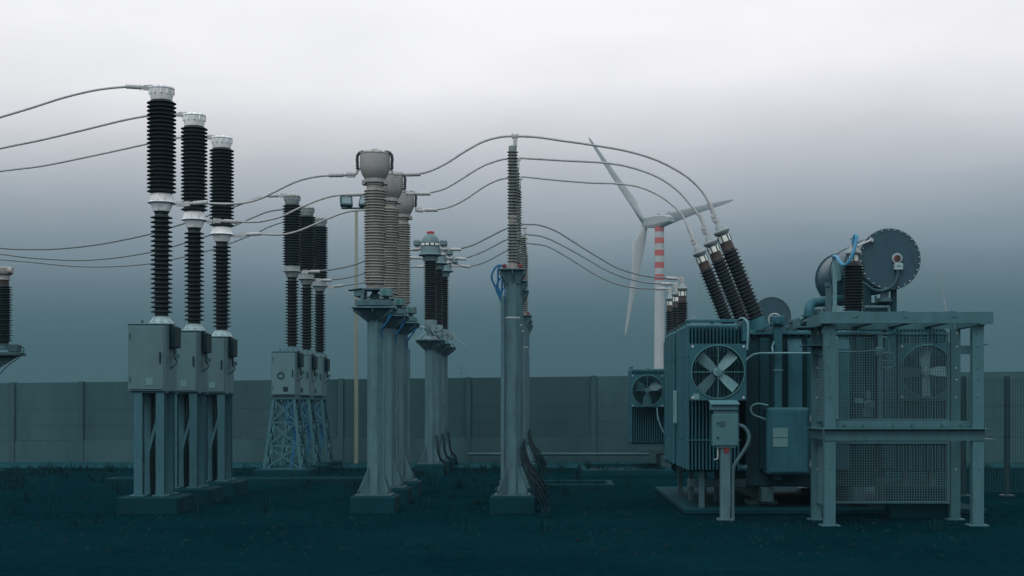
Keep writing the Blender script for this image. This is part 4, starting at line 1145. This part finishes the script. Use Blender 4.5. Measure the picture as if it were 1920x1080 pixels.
# ------------------------------------------------------------------ steel platform with wire mesh screens
ye0, ye1 = 21.1, 22.3
EN = thing("mesh_enclosure", "grey steel platform frame on posts with wire mesh screens around the right-hand fan", "enclosure", (xw(1690, ye0), (ye0 + ye1) / 2, 0))
ex0, ex1 = xw(1536, ye0), xw(1863, ye0)
zt0, zt1_ = zw(606.5, ye0), zw(584.5, ye0)
tb = MB().box(ex0, ex1, ye0, ye0 + .014, zt0, zt1_, .002).box(ex0, ex1, ye0 + .0142, ye0 + .08, zt1_ - .014, zt1_ - .001, .002).box(ex0, ex1, ye0 + .0142, ye0 + .08, zt0 + .001, zt0 + .014, .002)
tb.build("front_beam", "enclosure steel", EN, smooth=False)
for u in (1602, 1606.5, 1695, 1699.5, 1788, 1793):
    MB().lathe([(.011, 0), (.011, .003)], W(u, 595, ye0 - .001), (0, -1, 0), 10).build("bolt_hole", "black rubber", EN, smooth=False)
nb = MB()
for u in (1596, 1607, 1692, 1700, 1784, 1792): nb.box(xw(u, ye0) - .05, xw(u, ye0) + .05, ye0 + .09, ye0 + .2, zt1_ + .001, zt1_ + .02, .006)
nb.build("top_bolt", "enclosure steel", EN, smooth=False)
sb = MB()
for x in (ex0 + .05, ex1 - .19):
    sb.box(x, x + .014, ye0 + .09, ye1 + .1, zt0 - .02, zt1_ - .02, .002).box(x + .0142, x + .10, ye0 + .09, ye1 + .1, zt0 - .019, zt0 - .006, .002).box(x + .0142, x + .10, ye0 + .09, ye1 + .1, zt1_ - .034, zt1_ - .021, .002)
sb.box(ex0 - .16, ex0 + .045, ye1 - .45, ye1 + .1, zt0 - .02, zt0 - .002, .003).box(ex0 - .16, ex0 - .146, ye1 - .45, ye1 + .1, zt0 - .001, zt1_ - .04, .002)
sb.box(ex0 + .16, ex1 - .2, ye1 + .102, ye1 + .116, zt0 - .02, zt1_ - .02, .002)
sb.build("side_beam", "enclosure steel", EN, smooth=False)
dk = MB()
for k in range(4): dk.box(ex0 + .20 + k * .56, ex0 + .32 + k * .56, ye0 + .09, ye1 + .09, zt1_ - .16, zt1_ - .03, .004)
dk.build("cross_beam", "enclosure steel", EN, smooth=False)
def post(ua, ub, Y, d=.14):
    x0, x1 = xw(ua, Y), xw(ub, Y)
    mb = MB().box(x0, x1, Y, Y + .012, 0, zt0 - .022, .002)
    mb.box(x0, x0 + .012, Y + .0122, Y + d, 0, zt0 - .023, .002).box(x1 - .012, x1, Y + .0122, Y + d, 0, zt0 - .023, .002)
    mb.box(x0 - .06, x1 + .06, Y - .06, Y + d + .06, -.01, .018, .002)
    o = mb.build("post", "enclosure steel", EN, smooth=False)
    bm_ = MB()
    for v in (625, 650, 690, 712, 745, 880):
        bm_.lathe([(.012, 0), (.012, .008)], ((x0 + x1) / 2 + random.uniform(-.02, .02), Y - .0005, zw(v, Y)), (0, -1, 0), 8)
    bm_.build("bolt", "clamp metal" if Y > 22 else "weathered steel", o, smooth=False)
post(1546, 1567, ye0 + .1); post(1824, 1845, ye0 + .1); post(1523, 1541, ye1); post(1783, 1801, ye1)
# middle rails
zm = zw(805, ye0)
MB().box(ex0 + .02, xw(1852, ye0), ye0 + .0, ye0 + .098, zm, zm + .012, .002).build("middle_rail", "enclosure steel", EN, smooth=False)
MB().box(xw(1548, ye0), xw(1850, ye0), ye0 + .086, ye0 + .098, zm - .17, zm - .001, .002).build("middle_rail", "enclosure steel", EN, smooth=False)
MB().box(xw(1572, ye0), xw(1834, ye0), ye0 + .22, ye0 + .232, zm + .014, zm + .12, .002).build("middle_rail", "enclosure steel", EN, smooth=False)
MB().box(xw(1512, ye1), xw(1523, ye1) + .16, ye0 + .26, ye1 + .12, zm - .004, zm + .008, .002).build("middle_rail", "enclosure steel", EN, smooth=False)
MB().box(xw(1522, ye1) - .014, xw(1522, ye1), ye0 + .2, ye1 + .12, zm - .16, zm - .006, .002).build("middle_rail", "enclosure steel", EN, smooth=False)
MB().box(xw(1802, ye1), xw(1802, ye1) + .25, ye0 + .26, ye1 + .12, zm - .16, zm - .148, .002).build("middle_rail", "enclosure steel", EN, smooth=False)
MB().box(xw(1500, ye1), xw(1542, ye1), ye1 - .30, ye1 + .1, zw(650, ye1), zw(648, ye1), .002).build("middle_rail", "enclosure steel", EN, smooth=False)
MB().box(xw(1524, ye1), xw(1541, ye1), ye1 - .06, ye1 - .002, zw(664, ye1), zw(650.5, ye1), .002).build("middle_rail", "enclosure steel", EN, smooth=False)
MB().box(xw(1846, ye0), xw(1858, ye0), ye0 + .12, ye0 + .3, zw(646, ye0), zw(644, ye0), .002).build("middle_rail", "enclosure steel", EN, smooth=False)
MB().box(xw(1802, ye1), xw(1828, ye1), ye1 + .0, ye1 + .02, zw(664, ye1), zw(648, ye1), .002).build("middle_rail", "enclosure steel", EN, smooth=False)
rbm = MB()
for u in (1583, 1618, 1674, 1709, 1766, 1801):
    rbm.lathe([(.02, 0), (.02, .012)], W(u, 797.5, ye0 + .219), (0, -1, 0), 8)
rbm.build("rail_bolt", "weathered steel", EN, smooth=False)
# wire mesh panels: a framed grid in each opening of the rear plane and one on the left side
def mesh_panel(p, ax, L, z0, z1, pitch, name="mesh_panel"):
    p = Vector(p); ax = Vector(ax)
    nrm = Vector((-ax.y, ax.x, 0))
    mb = MB()
    nx, nz_ = int(L / pitch), int((z1 - z0) / pitch)
    for i in range(nx + 1):
        a = p + ax * (i * L / nx)
        mb.bar((a.x, a.y, z0), (a.x, a.y, z1), .008)
    for j in range(nz_ + 1):
        z = z0 + j * (z1 - z0) / nz_
        q = nrm * .006
        mb.bar(Vector((p.x, p.y, z)) + q, Vector((p.x, p.y, z)) + ax * L + q, .008)
    o = mb.build(name, "mesh wire", EN, smooth=False)
    fm = MB(); e = p + ax * L
    w = .045
    fm.bar((p.x, p.y, z0), (p.x, p.y, z1), w, .03).bar((e.x, e.y, z0), (e.x, e.y, z1), w, .03)
    fm.bar(p + ax * w * .55 + Vector((0, 0, z0 + w / 2)), e - ax * w * .55 + Vector((0, 0, z0 + w / 2)), .03, w).bar(p + ax * w * .55 + Vector((0, 0, z1 - w / 2)), e - ax * w * .55 + Vector((0, 0, z1 - w / 2)), .03, w)
    fm.build("mesh_frame", "enclosure steel", o, smooth=False)
mx0, mx1 = xw(1548, ye1), xw(1779, ye1)
mesh_panel((mx0, ye1 + .03, 0), (1, 0, 0), mx1 - mx0, zw(790, ye1), zw(623, ye1), .040)
mesh_panel((mx0, ye1 + .03, 0), (1, 0, 0), mx1 - mx0, .25, zw(828, ye1), .040)
sxx = xw(1534, ye1)
mesh_panel((sxx, ye0 + .32, 0), (0, 1, 0), .90, zw(792, ye1), zw(664, ye1), .040)
mesh_panel((sxx, ye0 + .32, 0), (0, 1, 0), .90, .25, zw(828, ye1), .040)
es = MB().box(xw(1781, ye1) - .02, xw(1781, ye1), ye1 + .0, ye1 + .014, zw(644, ye1), zw(617, ye1), .002).box(xw(1771, ye1), xw(1781, ye1) - .021, ye1, ye1 + .014, zw(619.5, ye1), zw(616, ye1), .002)
es.box(xw(1569, ye1) - .02, xw(1569, ye1) + .02, ye1 - .02, ye1 - .004, zw(786, ye1), zw(630, ye1), .002)
es.build("edge_strip", "pale conduit", EN, smooth=False)
# conduit posts standing on the platform
ptm = MB().box(xw(1560, ye1), xw(1567, ye1), ye1 - .1, ye1 - .04, zt1_ + .0, zw(483, ye1), .006)
ptm.build("cable_post", "pale conduit", EN, smooth=False)
MB().box(xw(1550, ye1), xw(1559.5, ye1), ye1 + .0, ye1 + .1, zt1_ + .0, zw(535, ye1), .004).box(xw(1546, ye1), xw(1556, ye1), ye1 - .02, ye1 - .005, zw(537, ye1), zw(530, ye1), .003).build("stub_post", "galvanised steel", EN, smooth=False)
# neutral bushing on the platform
yn = 21.75
NB = thing("neutral_bushing", "single upright black ribbed bushing standing on the steel platform before the round tank", "bushing", (xw(1600.5, yn), yn, zt1_))
Sn = FPX / yn
nx_ = xw(1600.5, yn)
def pn(lst): return [(r / Sn, zw(v, yn)) for r, v in lst]
MB().lathe(pn([(13, 586.5)]) + sheds(zw(583, yn), zw(496, yn), 15 / Sn, 20.6 / Sn, 16) + pn([(12, 494)]), (nx_, yn, 0), n=32).build("insulator", "black silicone", NB)
MB().lathe(pn([(12.5, 495), (11.5, 490)]), (nx_, yn, 0), n=28).build("sleeve", "brown porcelain", NB)
MB().lathe(pn([(10.6, 490), (10.6, 478.5)]), (nx_, yn, 0), n=28).build("sight_glass", "glass ring", NB)
rd = MB()
for i in range(6):
    a = i * 1.047 + .3
    rd.cyl((nx_ + 11.4 / Sn * math.cos(a), yn + 11.4 / Sn * math.sin(a), zw(490, yn)), (nx_ + 11.4 / Sn * math.cos(a), yn + 11.4 / Sn * math.sin(a), zw(478, yn)), .013, n=6)
rd.build("tie_rod", "weathered steel", NB)
MB().lathe(pn([(11, 478.6), (15, 476.5), (15.4, 474), (14, 471.5), (9, 468), (6, 464), (3.5, 463.5)]), (nx_, yn, 0), n=28).build("head_dome", "grey casting", NB)
tm = MB().cyl((nx_ - 2 / Sn, yn, zw(464, yn)), (nx_ - 2 / Sn, yn, zw(444, yn)), .022, n=10).box(nx_ - 7 / Sn, nx_ + 1 / Sn, yn - .03, yn + .03, zw(448, yn), zw(444.5, yn), .006).box(nx_ - 4.4 / Sn, nx_ + .6 / Sn, yn - .04, yn + .02, zw(462, yn), zw(453, yn), .006)
tm.build("terminal", "clamp metal", NB, smooth=False)
bcb = MB().tube(catmull([W(1598.5, 456, yn - .05), W(1601, 446, yn - .06), W(1604, 440.5, yn - .1), W(1606, 446, yn - .16), W(1603, 462, yn - .2), W(1598, 478, yn - .22), W(1591, 492, yn - .2), W(1582, 497, yn - .12), W(1575, 491, yn), W(1570, 483, yn + .2), W(1566, 480.5, yn + .35), W(1563, 481.5, yn + .46), W(1563, 486, yn + .48)], 8), .026, 10)
tag(bcb.build("looped_cable", "bright blue cable", origin=W(1585, 480, yn)), "bright blue cable looping from the upright bushing's tip to a pale post", "cable")
# concrete block seen under the platform
bk = MB().box(xw(1668, 22.6), xw(1785, 22.6), 22.55, 22.95, -.02, .50, .03)
tag(bk.build("concrete_block", "slab concrete", smooth=False, origin=(xw(1725, 22.6), 22.75, 0)), "low concrete block on the slab behind the lower wire mesh", "block")

# ------------------------------------------------------------------ mesh fence on the right
yfn = 28.0
FN = thing("mesh_fence", "dark welded wire fence with square posts at the far right", "fence", (10, yfn, 0))
for u in (1808, 1889.5, 1975, 2060):
    x = xw(u, yfn)
    MB().box(x - .045, x + .045, yfn, yfn + .09, 0, zw(705, yfn), .006).box(x - .12, x + .12, yfn - .08, yfn + .17, -.02, .03, .01).build("post", "fence paint", FN, smooth=False)
ztf = zw(709, yfn)
for (ua, ub) in ((1811, 1886), (1893, 1972), (1978, 2057)):
    x0, x1 = xw(ua, yfn), xw(ub, yfn)
    mb = MB()
    nw = int((x1 - x0) / .05)
    prof = [(0, .08), (0, .55), (.03, .60), (0, .65), (0, 1.15), (.03, 1.2), (0, 1.25), (0, 1.75), (.03, 1.80), (0, 1.85), (0, ztf)]
    for i in range(nw + 1):
        x = x0 + i * (x1 - x0) / nw
        for (a, za), (b_, zb2) in zip(prof[:-1], prof[1:]):
            mb.bar((x, yfn - .02 - a, za), (x, yfn - .02 - b_, zb2), .008)
    for z in (.1, .55, .65, .9, 1.15, 1.25, 1.5, 1.75, 1.85, ztf - .05):
        mb.bar((x0, yfn - .013, z), (x1, yfn - .013, z), .006)
    mb.build("wire_panel", "fence paint", FN, smooth=False)

# ------------------------------------------------------------------ floodlight pole by the wall
ypl = 42.3
FP = thing("floodlight_pole", "slim pale pole carrying two square floodlights on a crossbar near the wall", "floodlight", (xw(668, ypl), ypl, 0))
px_ = xw(668, ypl)
MB().lathe([(.062, 0), (.058, 3), (.045, zw(396, ypl)), (.03, zw(393, ypl))], (px_, ypl, 0), n=16).build("pole", "pole paint", FP)
MB().box(xw(640, ypl), xw(696, ypl), ypl - .03, ypl + .03, zw(392, ypl), zw(389, ypl), .006).build("crossbar", "weathered steel", FP, smooth=False)
for u in (649.5, 684.5):
    ctr = W(u, 377, ypl - .1)
    rx = Matrix.Rotation(R(-28), 3, 'X') @ Matrix.Identity(3)
    rz = Matrix.Rotation(R(14 if u < 667 else -16), 3, 'Z')
    M3 = rz @ rx
    def rot_mb(mb): mb.v = [ctr + M3 @ p for p in mb.v]; return mb
    hw, hh = 11.5 / FPX * ypl, 10.5 / FPX * ypl
    cs_ = rot_mb(MB().box(-hw, hw, -.04, .10, -hh, hh, .02)).build("floodlight", "weathered steel", FP, smooth=False)
    rot_mb(MB().box(-hw * .72, hw * .72, -.047, -.0405, -hh * .70, hh * .62, .003)).build("lamp_glass", "lamp glass", cs_, smooth=False)
    MB().bar(ctr + Vector((-hw * .9, .05, 0)), (ctr.x - hw * .7, ypl, zw(389, ypl)), .025).bar(ctr + Vector((hw * .9, .05, 0)), (ctr.x + hw * .7, ypl, zw(389, ypl)), .025).build("bracket", "weathered steel", cs_, smooth=False)

# ------------------------------------------------------------------ wind turbines
def turbine(u, v, Y, vecs, k, label, tower_off=18, bands=True, px_R=222.0, group="wind turbines beyond the wall"):
    s = Y / FPX
    hub = W(u, v, Y)
    th = math.acos(k)
    h = Vector((math.cos(th), math.sin(th), 0)); ax = Vector((-math.sin(th), math.cos(th), 0)); up = Vector((0, 0, 1))
    Rr = px_R * s
    q = Rr / 45.0
    tc_ = hub - ax * (5.4 * q)
    t = thing("wind_turbine", label, "wind turbine", (tc_.x, tc_.y, 0), group)
    ztop = hub.z - 2.1 * q
    r0, r1 = 2.15 * q, 1.72 * q
    def rt(z): return r0 + (r1 - r0) * z / ztop
    tw = MB().lathe([(r0, -1), (r1, ztop)], (tc_.x, tc_.y, 0), n=32).build("tower", "turbine white", t)
    if bands:
        for i in range(5):
            va, vb = (0, 9.6) if i == 0 else (20.8 + (i - 1) * 22.8, 31.8 + (i - 1) * 22.8)
            za, zb = ztop - va * px_R / 222 * s, ztop - vb * px_R / 222 * s
            MB().lathe([(rt(zb) + .03, zb), (rt(za) + .03, za)], (tc_.x, tc_.y, 0), n=32, cap=False).build("red_band", "turbine red", tw)
    # nacelle: tapered box along the axis
    sec = [(-2.0, 1.5, 1.6), (-.6, 1.8, 2.0), (4.5, 2.1, 2.35), (9.5, 1.9, 2.0), (11.6, 1.4, 1.1)]
    nm = MB(); vs = []; fs = []
    for d, hw, hh in sec:
        lo = -hh if d < 5 else -hh * .72
        for (a, b_) in ((-.8, lo), (.8, lo), (1, lo * .6), (1, hh * .72), (.72, hh), (-.72, hh), (-1, hh * .72), (-1, lo * .6)):
            vs.append(hub - ax * d * q + h * a * hw * q + up * b_ * q)
    for j in range(len(sec) - 1):
        for i in range(8):
            kk = (i + 1) % 8
            fs.append((j * 8 + i, j * 8 + kk, (j + 1) * 8 + kk, (j + 1) * 8 + i))
    fs += [tuple(reversed(range(8))), tuple(range((len(sec) - 1) * 8, len(sec) * 8))]
    nac = nm.add(vs, fs).build("nacelle", "turbine white", t, smooth=False)
    mast = MB().bar(hub - ax * 10.6 * q + up * 1.2 * q, hub - ax * 10.6 * q + up * 3.4 * q, .12 * q).bar(hub - ax * 9.2 * q + up * 1.3 * q, hub - ax * 9.2 * q + up * 3.1 * q, .12 * q)
    mast.bar(hub - ax * 10.6 * q + up * 2.6 * q, hub - ax * 9.2 * q + up * 2.6 * q, .1 * q).box(*sum([[c - .5 * q, c + .5 * q] for c in (hub - ax * 5 * q + up * 2.2 * q)], []), .05)
    mast.build("wind_mast", "weathered steel", nac, smooth=False)
    MB().lathe([(1.45 * q, -2.2 * q), (1.5 * q, -.6 * q), (1.2 * q, .7 * q), (.6 * q, 1.5 * q), (.1 * q, 1.75 * q)], hub + ax * 1.9 * q, ax, 24).build("hub", "turbine white", t)
    ro = hub + ax * 2.2 * q
    for (dx, dz) in vecs:
        tip = hub + h * (dx / k * s) + up * (dz * s)
        d = (tip - ro).normalized()
        tt = ax.cross(d).normalized()
        bm = MB(); vs = []; fs = []
        L = (tip - ro).length
        st = [(0.02, 1.0, 1.0, 0), (.07, 1.05, .95, 0), (.13, 1.6, .75, .15), (.21, 2.05, .5, .3), (.32, 1.75, .36, .22), (.5, 1.25, .25, .12), (.7, .88, .17, .06), (.88, .58, .1, .03), (.97, .36, .06, .0), (1.0, .1, .03, 0)]
        for f, c_, th_, off in st:
            tw_ = R(28) * (1 - f) ** 2
            cd_ = tt * math.cos(tw_) + ax * math.sin(tw_); nd_ = d.cross(cd_)
            for i in range(14):
                a = 2 * math.pi * i / 14
                vs.append(ro + d * L * f + (cd_ * 1.3 * (c_ * math.cos(a) + off * c_ * 1.3) + nd_ * th_ * math.sin(a)) * q)
        for j in range(len(st) - 1):
            for i in range(14):
                kk = (i + 1) % 14
                fs.append((j * 14 + i, j * 14 + kk, (j + 1) * 14 + kk, (j + 1) * 14 + i))
        fs += [tuple(reversed(range(14))), tuple(range((len(st) - 1) * 14, len(st) * 14))]
        bm.add(vs, fs).build("blade", "turbine white", t, angle=60)
    return t
turbine(1217, 417, 548, [(-117, 140), (179, 65), (-47, -213)], .741, "big white wind turbine with red bands on its tower, behind the arching cables")
turbine(1782, 604, 640, [(-33, 97), (-28, -114), (72, 17)], .62, "distant wind turbine whose raised blade shows above the platform beam at the right", px_R=112)
turbine(826, 610, 2500, [(-58, -34), (57, -46), (0, 70)], .95, "faint distant wind turbine whose blades show either side of the dome-headed transformers", px_R=68)
turbine(1298, 598, 2300, [(17, 71), (-70, -20), (52, -52)], .95, "faint distant wind turbine behind the leaning bushings, only a raised blade in sight", px_R=73)

# ------------------------------------------------------------------ far pylon
ypy = 1500.0
PY = thing("lattice_pylon", "tiny distant lattice power pylon rising above the wall", "pylon", (xw(864.5, ypy), ypy, 0))
bx_ = xw(864.5, ypy); hp = zw(686, ypy)
mb = MB()
def pw(z): return 3.4 * (1 - z / hp) + .5
for sx in (-1, 1):
    for sy in (-1, 1): mb.bar((bx_ + sx * pw(0), ypy + sy * pw(0), 0), (bx_ + sx * pw(hp), ypy + sy * pw(hp), hp), .45)
lev = [i * hp / 9 for i in range(10)]
for za, zb2 in zip(lev[:-1], lev[1:]):
    for sy in (-1, 1):
        mb.bar((bx_ - pw(za), ypy + sy * pw(za), za), (bx_ + pw(zb2), ypy + sy * pw(zb2), zb2), .25).bar((bx_ + pw(za), ypy + sy * pw(za), za), (bx_ - pw(zb2), ypy + sy * pw(zb2), zb2), .25)
mb.build("lattice", "weathered steel", PY, smooth=False)
for q, w in ((.66, 5.2), (.80, 6.4), (.93, 4.4)):
    a = MB().bar((bx_ - w, ypy, hp * q), (bx_ + w, ypy, hp * q), .4)
    for sx in (-1, 1): a.bar((bx_ + sx * w, ypy, hp * q), (bx_ + sx * .6, ypy, hp * q + 1.8), .25).bar((bx_ + sx * w, ypy, hp * q), (bx_ + sx * w, ypy, hp * q - 1.6), .25)
    a.build("crossarm", "weathered steel", PY, smooth=False)

# ------------------------------------------------------------------ haze: one closed box of even air round everything
hz = MB().box(-3000, 3000, -80, 5720, -1, HAZE_TOP)
hm = bpy.data.materials.new("haze air"); hm.use_nodes = True
n, l = hm.node_tree.nodes, hm.node_tree.links
n.clear()
ho = n.new("ShaderNodeOutputMaterial"); hv = n.new("ShaderNodeVolumePrincipled")
hv.inputs["Color"].default_value = (0.120, 0.224, 0.260, 1)
hv.inputs["Density"].default_value = HAZE_D
hv.inputs["Anisotropy"].default_value = 0.0
l.new(hv.outputs[0], ho.inputs["Volume"])
MATS["haze air"] = hm
tag(hz.build("haze", "haze air", smooth=False), kind="stuff")
